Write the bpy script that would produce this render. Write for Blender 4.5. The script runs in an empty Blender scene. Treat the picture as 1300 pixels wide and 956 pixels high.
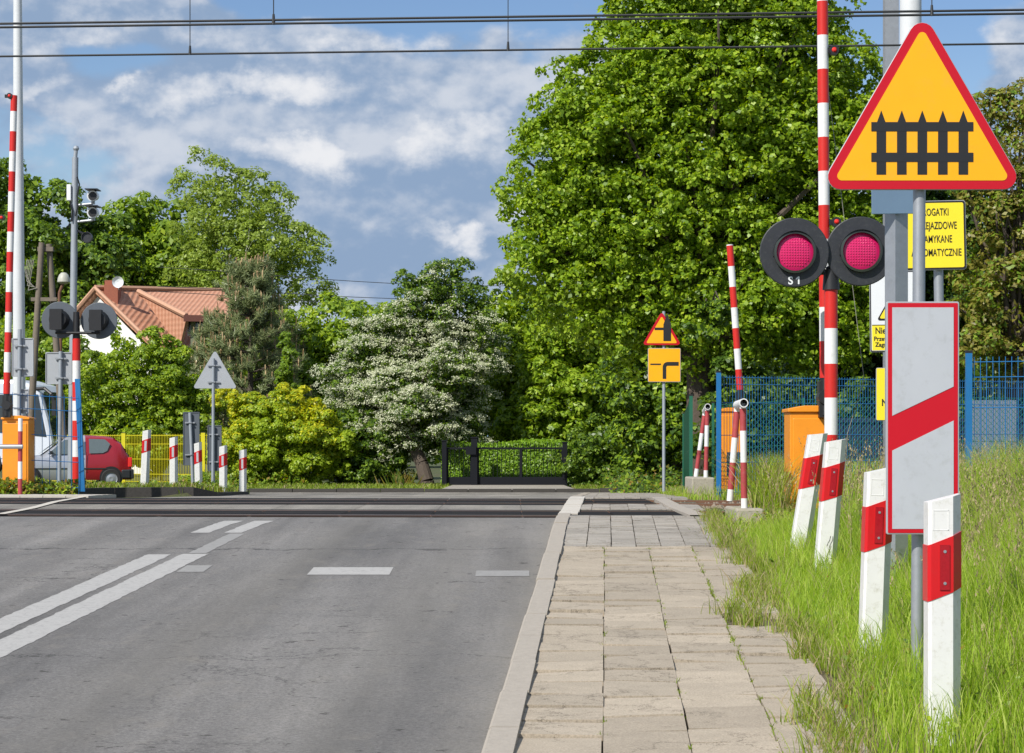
import bpy, math, random
import numpy as np
from mathutils import Vector, Matrix

random.seed(7)
RNG = np.random.default_rng(11)
F = 2800.0; CX = 650.0; HY = 562.0; EYE = 1.57
def W(px, py, d): return ((px-CX)/F*d, d, EYE-(py-HY)/F*d)
def WX(px, d): return (px-CX)/F*d
def WZ(py, d): return EYE-(py-HY)/F*d
R = math.radians
C = bpy.context.scene.collection
ROADYAW = 0.0428

# ------------------------------------------------------------ materials
def new_mat(name):
    m = bpy.data.materials.new(name); m.use_nodes = True
    nt = m.node_tree; b = nt.nodes['Principled BSDF']
    return m, nt, b
def N(nt, typ, **kw):
    n = nt.nodes.new(typ)
    for k, v in kw.items():
        if k.startswith('i_'):
            n.inputs[k[2:].replace('_', ' ')].default_value = v
        else: setattr(n, k, v)
    return n
def c4(c): return (c[0], c[1], c[2], 1)
def L(nt, a, b): nt.links.new(a, b)
def simple(name, col, rough=.5, metal=0., var=.12, scale=6., bump=0., spec=.5, dirt=None, dirt_amt=.5):
    """painted / metal surface with soft uneven tone and optional dirt blotches"""
    m, nt, b = new_mat(name)
    tc = N(nt, 'ShaderNodeNewGeometry')
    no = N(nt, 'ShaderNodeTexNoise', i_Scale=scale, i_Detail=6., i_Roughness=.65)
    L(nt, tc.outputs['Position'], no.inputs['Vector'])
    mx = N(nt, 'ShaderNodeMix', data_type='RGBA')
    mx.inputs['A'].default_value = c4([x*(1-var) for x in col])
    mx.inputs['B'].default_value = c4([min(1, x*(1+var)) for x in col])
    L(nt, no.outputs['Fac'], mx.inputs['Factor'])
    out = mx.outputs['Result']
    if dirt:
        n2 = N(nt, 'ShaderNodeTexNoise', i_Scale=scale*2.3, i_Detail=8., i_Roughness=.75)
        L(nt, tc.outputs['Position'], n2.inputs['Vector'])
        mr = N(nt, 'ShaderNodeMapRange', i_From_Min=.52, i_From_Max=.78, i_To_Min=0., i_To_Max=dirt_amt)
        L(nt, n2.outputs['Fac'], mr.inputs['Value'])
        m2 = N(nt, 'ShaderNodeMix', data_type='RGBA'); m2.inputs['B'].default_value = c4(dirt)
        L(nt, mr.outputs['Result'], m2.inputs['Factor']); L(nt, out, m2.inputs['A'])
        out = m2.outputs['Result']
    L(nt, out, b.inputs['Base Color'])
    b.inputs['Roughness'].default_value = rough; b.inputs['Metallic'].default_value = metal
    b.inputs['Specular IOR Level'].default_value = spec
    if bump:
        bp = N(nt, 'ShaderNodeBump', i_Strength=.6, i_Distance=bump)
        L(nt, no.outputs['Fac'], bp.inputs['Height']); L(nt, bp.outputs['Normal'], b.inputs['Normal'])
    return m
def leaf_mat(name, cols, trans=.35, rough=.42, spec=.45):
    """leaf colour differs leaf by leaf; thin leaves let light through"""
    m, nt, b = new_mat(name)
    g = N(nt, 'ShaderNodeNewGeometry')
    cr = N(nt, 'ShaderNodeValToRGB')
    e = cr.color_ramp.elements
    e[0].position = 0; e[0].color = c4(cols[0]); e[1].position = 1; e[1].color = c4(cols[-1])
    for i, c in enumerate(cols[1:-1]):
        x = e.new((i+1)/(len(cols)-1)); x.color = c4(c)
    L(nt, g.outputs['Random Per Island'], cr.inputs['Fac'])
    L(nt, cr.outputs['Color'], b.inputs['Base Color'])
    b.inputs['Roughness'].default_value = rough; b.inputs['Specular IOR Level'].default_value = spec
    if trans:
        t = N(nt, 'ShaderNodeBsdfTranslucent')
        hs = N(nt, 'ShaderNodeHueSaturation', i_Hue=.49, i_Saturation=1.1, i_Value=1.5)
        L(nt, cr.outputs['Color'], hs.inputs['Color']); L(nt, hs.outputs['Color'], t.inputs['Color'])
        ms = N(nt, 'ShaderNodeMixShader'); ms.inputs['Fac'].default_value = trans
        L(nt, b.outputs['BSDF'], ms.inputs[1]); L(nt, t.outputs['BSDF'], ms.inputs[2])
        L(nt, ms.outputs['Shader'], nt.nodes['Material Output'].inputs['Surface'])
    return m

M = {}
M['red'] = simple('red_paint', (.56,.018,.012), .42, var=.1, dirt=(.25,.06,.04), dirt_amt=.35)
M['dullred'] = simple('faded_red_paint', (.36,.045,.05), .55, var=.2, dirt=(.35,.25,.22), dirt_amt=.4)
M['white'] = simple('white_paint', (.72,.72,.72), .45, var=.06, dirt=(.42,.40,.36), dirt_amt=.5)
M['postwhite'] = simple('white_plastic', (.70,.70,.69), .4, var=.06, scale=11, dirt=(.40,.38,.30), dirt_amt=.75)
M['postred'] = simple('red_sheath', (.55,.008,.012), .35, var=.1, dirt=(.3,.05,.04), dirt_amt=.3)
M['reflred'] = simple('red_reflector', (.34,.008,.016), .2, var=.3, scale=60)
M['signred'] = simple('red_sheeting', (.50,.002,.013), .35, var=.05, scale=3)
M['signyel'] = simple('amber_sheeting', (.90,.41,.004), .35, var=.08, scale=3.5, dirt=(.70,.36,.05), dirt_amt=.5)
M['lemon'] = simple('yellow_board', (.88,.70,.03), .35, var=.04, scale=3)
M['black'] = simple('black_paint', (.016,.016,.018), .45, var=.2)
M['charcoal'] = simple('charcoal_disc', (.024,.026,.032), .5, var=.3, scale=12, dirt=(.09,.09,.09), dirt_amt=.5)
M['reflwhite'] = simple('grey_white_sheeting', (.44,.46,.50), .3, var=.06, scale=7, dirt=(.30,.31,.31), dirt_amt=.55)
M['signwhite'] = simple('white_sheeting', (.74,.76,.78), .3, var=.03)
M['galv'] = simple('galvanised_steel', (.36,.38,.41), .45, .55, var=.18, scale=14, dirt=(.22,.23,.25), dirt_amt=.4)
M['galvdull'] = simple('dull_zinc', (.30,.33,.37), .6, .2, var=.15, scale=10)
M['mast'] = simple('pale_mast_paint', (.60,.62,.64), .5, var=.08, scale=5, dirt=(.4,.41,.42), dirt_amt=.4)
M['greyback'] = simple('grey_sign_back', (.36,.38,.41), .5, .1, var=.1, scale=6)
M['darkback'] = simple('dark_sign_back', (.095,.11,.13), .5, .1, var=.12, scale=6)
M['plate'] = simple('blue_grey_plate', (.12,.19,.28), .4, var=.08)
M['orange'] = simple('orange_enamel', (.78,.27,.015), .4, var=.1, scale=4, dirt=(.35,.14,.03), dirt_amt=.4)
M['darkgrille'] = simple('dark_grille', (.03,.035,.05), .5)
M['blue'] = simple('blue_fence_coating', (.012,.14,.36), .42, var=.12, dirt=(.05,.12,.2), dirt_amt=.3)
M['greenwire'] = simple('green_wire_coating', (.015,.12,.07), .45, var=.15)
M['yelwire'] = simple('yellow_fence_coating', (.62,.55,.015), .45, var=.12)
M['concrete'] = simple('weathered_concrete', (.34,.31,.25), .9, var=.25, scale=14, bump=.01, dirt=(.14,.12,.08), dirt_amt=.8)
M['kerb'] = simple('kerb_concrete', (.36,.32,.27), .9, var=.18, scale=20, bump=.006, dirt=(.20,.17,.13), dirt_amt=.6)
M['kerblight'] = simple('pale_kerb_concrete', (.52,.48,.42), .9, var=.15, scale=18, dirt=(.3,.27,.22), dirt_amt=.5)
M['darkkerb'] = simple('dark_kerb', (.055,.05,.045), .9, var=.35, scale=22, bump=.01)
M['gateblack'] = simple('black_gate_paint', (.008,.009,.013), .6, var=.2, spec=.2)
M['wood'] = simple('weathered_wood', (.17,.14,.11), .85, var=.3, scale=12, bump=.01)
M['bark'] = simple('bark', (.085,.065,.05), .9, var=.4, scale=16, bump=.03)
M['birchbark'] = simple('birch_bark', (.55,.53,.49), .8, var=.15, scale=6, dirt=(.06,.05,.045), dirt_amt=.9)
M['brick'] = simple('chimney_brick', (.30,.10,.06), .9, var=.35, scale=30)
M['plaster'] = simple('white_plaster', (.74,.73,.70), .8, var=.05, scale=3)
M['greenwall'] = simple('olive_plaster', (.22,.24,.15), .8, var=.1)
M['soffit'] = simple('brown_soffit', (.14,.05,.035), .7)
M['glass'] = simple('dark_window_glass', (.03,.04,.05), .08, var=.2, spec=.8)
M['carglass'] = simple('car_window_glass', (.10,.13,.14), .06, var=.2, spec=.9)
M['carred'] = simple('red_car_paint', (.29,.012,.022), .22, var=.05, spec=.7)
M['carsilver'] = simple('silver_car_paint', (.48,.50,.55), .28, .5, var=.05)
M['buswhite'] = simple('white_coach_paint', (.62,.66,.74), .25, var=.05, spec=.6)
M['tyre'] = simple('tyre_rubber', (.018,.018,.018), .8)
M['bumper'] = simple('black_bumper_plastic', (.018,.02,.024), .5)
M['rust'] = simple('rusty_steel', (.17,.085,.05), .8, .2, var=.3, scale=20)
M['railtop'] = simple('polished_rail_head', (.32,.30,.29), .35, .7)
M['wire'] = simple('dark_wire', (.02,.022,.025), .6)
M['palewire'] = simple('pale_wire', (.25,.24,.2), .6)
M['lens'] = simple('magenta_signal_lens', (.56,.008,.11), .25, var=.12, scale=50, spec=.8)
M['smalllens'] = simple('small_red_lens', (.75,.03,.02), .15, spec=.8)
M['bezel'] = simple('lens_bezel', (.045,.055,.05), .3, .3)
M['lampshade'] = simple('aged_lamp_shade', (.42,.42,.36), .5, var=.15)
M['container'] = simple('dark_blue_container', (.008,.018,.04), .6, var=.2)
M['amberstain'] = M['rust']

# asphalt
def asphalt(name, base, crack=True):
    m, nt, b = new_mat(name)
    g = N(nt, 'ShaderNodeNewGeometry')
    big = N(nt, 'ShaderNodeTexNoise', i_Scale=.55, i_Detail=5., i_Roughness=.6)
    mp = N(nt, 'ShaderNodeMapping'); mp.inputs['Scale'].default_value = (1.6, .45, 1)
    L(nt, g.outputs['Position'], mp.inputs['Vector']); L(nt, mp.outputs['Vector'], big.inputs['Vector'])
    r1 = N(nt, 'ShaderNodeMapRange', i_From_Min=.3, i_From_Max=.7)
    L(nt, big.outputs['Fac'], r1.inputs['Value'])
    m1 = N(nt, 'ShaderNodeMix', data_type='RGBA')
    m1.inputs['A'].default_value = c4([x*.74 for x in base]); m1.inputs['B'].default_value = c4([base[0]*1.28, base[1]*1.25, base[2]*1.2])
    L(nt, r1.outputs['Result'], m1.inputs['Factor'])
    st_ = N(nt, 'ShaderNodeTexNoise', i_Scale=1., i_Detail=5., i_Roughness=.6)
    mp3 = N(nt, 'ShaderNodeMapping'); mp3.inputs['Scale'].default_value = (3.2, .16, 1); mp3.inputs['Rotation'].default_value = (0,0,.043)
    L(nt, g.outputs['Position'], mp3.inputs['Vector']); L(nt, mp3.outputs['Vector'], st_.inputs['Vector'])
    r0_ = N(nt, 'ShaderNodeMapRange', i_From_Min=.3, i_From_Max=.7, i_To_Min=.78, i_To_Max=1.2); L(nt, st_.outputs['Fac'], r0_.inputs['Value'])
    m1s = N(nt, 'ShaderNodeVectorMath', operation='SCALE'); L(nt, m1.outputs['Result'], m1s.inputs[0]); L(nt, r0_.outputs['Result'], m1s.inputs['Scale'])
    # aggregate: pale and dark stones
    vo = N(nt, 'ShaderNodeTexNoise', i_Scale=48., i_Detail=5., i_Roughness=.95)
    L(nt, g.outputs['Position'], vo.inputs['Vector'])
    r2 = N(nt, 'ShaderNodeMapRange', i_From_Min=.3, i_From_Max=.7, i_To_Min=.38, i_To_Max=1.7)
    L(nt, vo.outputs['Fac'], r2.inputs['Value'])
    mm = N(nt, 'ShaderNodeVectorMath', operation='SCALE')
    L(nt, m1s.outputs['Vector'], mm.inputs[0]); L(nt, r2.outputs['Result'], mm.inputs['Scale'])
    col = mm.outputs['Vector']
    def darken(col, fac, c):
        k = N(nt, 'ShaderNodeMix', data_type='RGBA'); k.inputs['B'].default_value = c4(c)
        L(nt, fac, k.inputs['Factor']); L(nt, col, k.inputs['A']); return k.outputs['Result']
    # blotchy stains and patches
    sp = N(nt, 'ShaderNodeTexNoise', i_Scale=3.5, i_Detail=7., i_Roughness=.7)
    mp2 = N(nt, 'ShaderNodeMapping'); mp2.inputs['Scale'].default_value = (1.3, .7, 1)
    L(nt, g.outputs['Position'], mp2.inputs['Vector']); L(nt, mp2.outputs['Vector'], sp.inputs['Vector'])
    r3 = N(nt, 'ShaderNodeMapRange', i_From_Min=.57, i_From_Max=.74, i_To_Max=.42)
    L(nt, sp.outputs['Fac'], r3.inputs['Value'])
    col = darken(col, r3.outputs['Result'], [x*.55 for x in base])
    r3b = N(nt, 'ShaderNodeMapRange', i_From_Min=.45, i_From_Max=.28, i_To_Max=.4)
    L(nt, sp.outputs['Fac'], r3b.inputs['Value'])
    col = darken(col, r3b.outputs['Result'], (base[0]*1.6, base[1]*1.5, base[2]*1.32))
    if crack:
        ns = N(nt, 'ShaderNodeTexNoise', i_Scale=2.2, i_Detail=6., i_Roughness=.65)
        L(nt, g.outputs['Position'], ns.inputs['Vector'])
        ad = N(nt, 'ShaderNodeVectorMath', operation='ADD'); sc = N(nt, 'ShaderNodeVectorMath', operation='SCALE'); sc.inputs['Scale'].default_value = .9
        L(nt, ns.outputs['Color'], sc.inputs[0]); L(nt, g.outputs['Position'], ad.inputs[0]); L(nt, sc.outputs['Vector'], ad.inputs[1])
        v = N(nt, 'ShaderNodeTexVoronoi', feature='DISTANCE_TO_EDGE', i_Scale=.75)
        L(nt, ad.outputs['Vector'], v.inputs['Vector'])
        r4 = N(nt, 'ShaderNodeMapRange', i_From_Min=.010, i_From_Max=.001, i_To_Max=.75)
        L(nt, v.outputs['Distance'], r4.inputs['Value'])
        msk = N(nt, 'ShaderNodeMapRange', i_From_Min=.50, i_From_Max=.60)
        L(nt, big.outputs['Fac'], msk.inputs['Value'])
        mu = N(nt, 'ShaderNodeMath', operation='MULTIPLY'); L(nt, r4.outputs['Result'], mu.inputs[0]); L(nt, msk.outputs['Result'], mu.inputs[1])
        col = darken(col, mu.outputs['Value'], [x*.28 for x in base])
        # the cracked seam across the road
        sx = N(nt, 'ShaderNodeSeparateXYZ'); L(nt, ad.outputs['Vector'], sx.inputs['Vector'])
        for y0, wd in ((18.25, .035), (11.9, .012)):
            s1 = N(nt, 'ShaderNodeMath', operation='SUBTRACT'); s1.inputs[1].default_value = y0; L(nt, sx.outputs['Y'], s1.inputs[0])
            s2 = N(nt, 'ShaderNodeMath', operation='ABSOLUTE'); L(nt, s1.outputs['Value'], s2.inputs[0])
            s3 = N(nt, 'ShaderNodeMapRange', i_From_Min=wd, i_From_Max=wd*.3, i_To_Max=.85); L(nt, s2.outputs['Value'], s3.inputs['Value'])
            col = darken(col, s3.outputs['Result'], [x*.3 for x in base])
    # pale dust drifted along the kerb and brown tyre-worn tracks
    sp2 = N(nt, 'ShaderNodeSeparateXYZ'); L(nt, g.outputs['Position'], sp2.inputs['Vector'])
    qq = N(nt, 'ShaderNodeMath', operation='MULTIPLY_ADD'); L(nt, sp2.outputs['Y'], qq.inputs[0]); qq.inputs[1].default_value = -.0428; L(nt, sp2.outputs['X'], qq.inputs[2])
    qn = N(nt, 'ShaderNodeMath', operation='MULTIPLY_ADD'); L(nt, sp.outputs['Fac'], qn.inputs[0]); qn.inputs[1].default_value = .8; L(nt, qq.outputs['Value'], qn.inputs[2])
    for lo_, hi_, amt, cc in ((-.45, .05, .5, (.30,.275,.235)),):
        rr_ = N(nt, 'ShaderNodeMapRange', i_From_Min=lo_, i_From_Max=hi_, i_To_Max=amt); L(nt, qn.outputs['Value'], rr_.inputs['Value'])
        col = darken(col, rr_.outputs['Result'], cc)
    for cen, wd_ in ((-1.15, .45), (-2.3, .4)):
        s1 = N(nt, 'ShaderNodeMath', operation='SUBTRACT'); s1.inputs[1].default_value = cen+.4; L(nt, qn.outputs['Value'], s1.inputs[0])
        s2 = N(nt, 'ShaderNodeMath', operation='ABSOLUTE'); L(nt, s1.outputs['Value'], s2.inputs[0])
        s3 = N(nt, 'ShaderNodeMapRange', i_From_Min=wd_, i_From_Max=0., i_To_Max=.32); L(nt, s2.outputs['Value'], s3.inputs['Value'])
        col = darken(col, s3.outputs['Result'], (.215,.20,.175))
    pt = N(nt, 'ShaderNodeTexNoise', i_Scale=7., i_Detail=5., i_Roughness=.7); L(nt, g.outputs['Position'], pt.inputs['Vector'])
    pr = N(nt, 'ShaderNodeMapRange', i_From_Min=.635, i_From_Max=.66, i_To_Max=.8); L(nt, pt.outputs['Fac'], pr.inputs['Value'])
    col = darken(col, pr.outputs['Result'], (.06,.055,.05))
    L(nt, col, b.inputs['Base Color']); b.inputs['Roughness'].default_value = .85; b.inputs['Specular IOR Level'].default_value = .3
    bp = N(nt, 'ShaderNodeBump', i_Strength=.9, i_Distance=.008)
    L(nt, vo.outputs['Fac'], bp.inputs['Height']); L(nt, bp.outputs['Normal'], b.inputs['Normal'])
    return m
M['asphalt'] = asphalt('worn_asphalt', (.176,.170,.166))
M['asphalt2'] = asphalt('cross_road_asphalt', (.22,.205,.185), False)
def worn_paint():
    m, nt, b = new_mat('worn_road_paint')
    g = N(nt, 'ShaderNodeNewGeometry')
    n = N(nt, 'ShaderNodeTexNoise', i_Scale=26., i_Detail=6., i_Roughness=.8); L(nt, g.outputs['Position'], n.inputs['Vector'])
    r = N(nt, 'ShaderNodeMapRange', i_From_Min=.36, i_From_Max=.50); L(nt, n.outputs['Fac'], r.inputs['Value'])
    k = N(nt, 'ShaderNodeMix', data_type='RGBA'); k.inputs['A'].default_value = (.27,.26,.25,1); k.inputs['B'].default_value = (.39,.378,.36,1)
    L(nt, r.outputs['Result'], k.inputs['Factor']); L(nt, k.outputs['Result'], b.inputs['Base Color']); b.inputs['Roughness'].default_value = .8
    return m
M['paint'] = worn_paint()
M['fadedpaint'] = simple('faded_road_paint', (.27,.262,.25), .85, var=.2, scale=14, dirt=(.17,.165,.16), dirt_amt=.95)
def slabmat(name, c, isl=.16):
    m, nt, b = new_mat(name)
    g = N(nt, 'ShaderNodeNewGeometry')
    n = N(nt, 'ShaderNodeTexNoise', i_Scale=5., i_Detail=9., i_Roughness=.75); L(nt, g.outputs['Position'], n.inputs['Vector'])
    k = N(nt, 'ShaderNodeMix', data_type='RGBA'); k.inputs['A'].default_value = c4([x*.72 for x in c]); k.inputs['B'].default_value = c4([x*1.25 for x in c])
    L(nt, n.outputs['Fac'], k.inputs['Factor'])
    r = N(nt, 'ShaderNodeMapRange', i_To_Min=1-isl, i_To_Max=1+isl); L(nt, g.outputs['Random Per Island'], r.inputs['Value'])
    s = N(nt, 'ShaderNodeVectorMath', operation='SCALE'); L(nt, k.outputs['Result'], s.inputs[0]); L(nt, r.outputs['Result'], s.inputs['Scale'])
    # hairline cracks and chips
    v = N(nt, 'ShaderNodeTexVoronoi', feature='DISTANCE_TO_EDGE', i_Scale=3.2)
    ad = N(nt, 'ShaderNodeVectorMath', operation='ADD'); sc = N(nt, 'ShaderNodeVectorMath', operation='SCALE'); sc.inputs['Scale'].default_value = .5
    L(nt, n.outputs['Color'], sc.inputs[0]); L(nt, g.outputs['Position'], ad.inputs[0]); L(nt, sc.outputs['Vector'], ad.inputs[1]); L(nt, ad.outputs['Vector'], v.inputs['Vector'])
    r4 = N(nt, 'ShaderNodeMapRange', i_From_Min=.022, i_From_Max=.004); L(nt, v.outputs['Distance'], r4.inputs['Value'])
    n3 = N(nt, 'ShaderNodeTexNoise', i_Scale=1.7, i_Detail=4.); L(nt, g.outputs['Position'], n3.inputs['Vector'])
    r5 = N(nt, 'ShaderNodeMapRange', i_From_Min=.44, i_From_Max=.52, i_To_Max=.85); L(nt, n3.outputs['Fac'], r5.inputs['Value'])
    mu = N(nt, 'ShaderNodeMath', operation='MULTIPLY'); L(nt, r4.outputs['Result'], mu.inputs[0]); L(nt, r5.outputs['Result'], mu.inputs[1])
    k2 = N(nt, 'ShaderNodeMix', data_type='RGBA'); k2.inputs['B'].default_value = (.07,.055,.035,1)
    L(nt, mu.outputs['Value'], k2.inputs['Factor']); L(nt, s.outputs['Vector'], k2.inputs['A'])
    n4 = N(nt, 'ShaderNodeTexNoise', i_Scale=120., i_Detail=2.); L(nt, g.outputs['Position'], n4.inputs['Vector'])
    r6 = N(nt, 'ShaderNodeMapRange', i_From_Min=.3, i_From_Max=.7, i_To_Min=.8, i_To_Max=1.2); L(nt, n4.outputs['Fac'], r6.inputs['Value'])
    s2 = N(nt, 'ShaderNodeVectorMath', operation='SCALE'); L(nt, k2.outputs['Result'], s2.inputs[0]); L(nt, r6.outputs['Result'], s2.inputs['Scale'])
    L(nt, s2.outputs['Vector'], b.inputs['Base Color']); b.inputs['Roughness'].default_value = .9
    bp = N(nt, 'ShaderNodeBump', i_Strength=.4, i_Distance=.006); L(nt, n.outputs['Fac'], bp.inputs['Height']); L(nt, bp.outputs['Normal'], b.inputs['Normal'])
    return m
M['slab'] = slabmat('sandy_concrete_slab', (.37,.312,.238), .12)
M['paver'] = slabmat('grey_paver', (.315,.285,.245), .15)
M['joint'] = simple('joint_soil', (.11,.085,.055), .95, var=.5, scale=20, dirt=(.07,.11,.02), dirt_amt=.8)
def rubber():
    m, nt, b = new_mat('rubber_crossing_panel')
    g = N(nt, 'ShaderNodeNewGeometry'); mp = N(nt, 'ShaderNodeMapping'); mp.inputs['Scale'].default_value = (.5, 9, 1)
    L(nt, g.outputs['Position'], mp.inputs['Vector'])
    n = N(nt, 'ShaderNodeTexNoise', i_Scale=1.2, i_Detail=6., i_Roughness=.7); L(nt, mp.outputs['Vector'], n.inputs['Vector'])
    cr = N(nt, 'ShaderNodeMapRange', i_From_Min=.35, i_From_Max=.7); L(nt, n.outputs['Fac'], cr.inputs['Value'])
    k = N(nt, 'ShaderNodeMix', data_type='RGBA'); k.inputs['A'].default_value = (.010,.010,.012,1); k.inputs['B'].default_value = (.040,.038,.037,1)
    L(nt, cr.outputs['Result'], k.inputs['Factor']); L(nt, k.outputs['Result'], b.inputs['Base Color']); b.inputs['Roughness'].default_value = .95; b.inputs['Specular IOR Level'].default_value = .08
    return m
M['rubber'] = rubber()
def soil():
    m, nt, b = new_mat('grassy_ground')
    g = N(nt, 'ShaderNodeNewGeometry')
    n = N(nt, 'ShaderNodeTexNoise', i_Scale=1.1, i_Detail=8., i_Roughness=.7); L(nt, g.outputs['Position'], n.inputs['Vector'])
    r = N(nt, 'ShaderNodeMapRange', i_From_Min=.35, i_From_Max=.62); L(nt, n.outputs['Fac'], r.inputs['Value'])
    k = N(nt, 'ShaderNodeMix', data_type='RGBA'); k.inputs['A'].default_value = (.085,.065,.035,1); k.inputs['B'].default_value = (.055,.095,.018,1)
    L(nt, r.outputs['Result'], k.inputs['Factor']); L(nt, k.outputs['Result'], b.inputs['Base Color']); b.inputs['Roughness'].default_value = .95
    n2 = N(nt, 'ShaderNodeTexNoise', i_Scale=25., i_Detail=5.); L(nt, g.outputs['Position'], n2.inputs['Vector'])
    bp = N(nt, 'ShaderNodeBump', i_Strength=.9, i_Distance=.03); L(nt, n2.outputs['Fac'], bp.inputs['Height']); L(nt, bp.outputs['Normal'], b.inputs['Normal'])
    return m
M['soil'] = soil()
M['ballast'] = simple('ballast_stone', (.24,.19,.14), .95, var=.5, scale=28, bump=.04, dirt=(.3,.26,.2), dirt_amt=.7)
def rooftile():
    m, nt, b = new_mat('terracotta_sheet_roof')
    g = N(nt, 'ShaderNodeNewGeometry')
    mp = N(nt, 'ShaderNodeMapping'); mp.inputs['Rotation'].default_value = (0, 0, .1)
    L(nt, g.outputs['Position'], mp.inputs['Vector'])
    w = N(nt, 'ShaderNodeTexWave', wave_type='BANDS', bands_direction='X', i_Scale=1.55, i_Distortion=.3); L(nt, mp.outputs['Vector'], w.inputs['Vector'])
    w2 = N(nt, 'ShaderNodeTexWave', wave_type='BANDS', bands_direction='Z', i_Scale=1.3, i_Distortion=.2); L(nt, g.outputs['Position'], w2.inputs['Vector'])
    k = N(nt, 'ShaderNodeMix', data_type='RGBA'); k.inputs['A'].default_value = (.40,.175,.10,1); k.inputs['B'].default_value = (.52,.27,.17,1)
    a = N(nt, 'ShaderNodeMath', operation='MULTIPLY'); L(nt, w.outputs['Fac'], a.inputs[0]); a.inputs[1].default_value = .8
    a2 = N(nt, 'ShaderNodeMath', operation='MULTIPLY_ADD'); L(nt, w2.outputs['Fac'], a2.inputs[0]); a2.inputs[1].default_value = .25; L(nt, a.outputs['Value'], a2.inputs[2])
    L(nt, a2.outputs['Value'], k.inputs['Factor']); L(nt, k.outputs['Result'], b.inputs['Base Color']); b.inputs['Roughness'].default_value = .6
    bp = N(nt, 'ShaderNodeBump', i_Strength=.8, i_Distance=.04); L(nt, a2.outputs['Value'], bp.inputs['Height']); L(nt, bp.outputs['Normal'], b.inputs['Normal'])
    return m
M['roof'] = rooftile()
M['ridge'] = simple('ridge_cap', (.50,.28,.18), .7)

# foliage palettes
M['lf_linden'] = leaf_mat('linden_leaves', [(.085,.155,.007),(.165,.28,.012),(.26,.40,.02),(.40,.53,.05)], .40)
M['lf_mid'] = leaf_mat('green_leaves', [(.10,.18,.018),(.18,.29,.025),(.28,.40,.04)], .42)
M['lf_bright'] = leaf_mat('bright_young_leaves', [(.20,.30,.015),(.32,.44,.025),(.45,.55,.05)], .42)
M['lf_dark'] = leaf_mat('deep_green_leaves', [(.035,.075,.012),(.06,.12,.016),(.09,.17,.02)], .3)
M['lf_birch'] = leaf_mat('birch_leaves', [(.17,.24,.035),(.27,.37,.055),(.38,.48,.085)], .45)
M['lf_pine'] = leaf_mat('pine_needles', [(.13,.17,.07),(.22,.27,.11),(.32,.36,.17)], .25)
M['lf_candle'] = leaf_mat('pine_candles', [(.42,.30,.16),(.60,.45,.26)], .1)
M['lf_yellow'] = leaf_mat('golden_leaves', [(.36,.40,.02),(.54,.54,.02),(.72,.68,.03)], .42)
M['lf_flower'] = leaf_mat('white_blossom', [(.34,.38,.20),(.54,.56,.38),(.74,.74,.58)], .3)
M['lf_olive'] = leaf_mat('bronze_leaves', [(.12,.11,.02),(.22,.20,.035),(.32,.29,.06),(.20,.24,.03)], .4)
M['lf_hedge'] = leaf_mat('hedge_leaves', [(.12,.24,.015),(.19,.34,.02),(.28,.44,.03)], .35)
M['grass'] = leaf_mat('grass_blades', [(.18,.31,.02),(.28,.43,.03),(.38,.52,.05),(.50,.56,.13)], .48, .6)
M['drygrass'] = leaf_mat('dry_grass_stalks', [(.30,.24,.12),(.45,.37,.21)], .3, .7)
M['shortgrass'] = leaf_mat('short_grass', [(.15,.23,.02),(.22,.31,.03),(.32,.38,.05)], .4, .6)
M['weed'] = leaf_mat('weed_leaves', [(.06,.12,.015),(.13,.19,.02),(.25,.24,.03),(.28,.16,.03)], .35)

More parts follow.
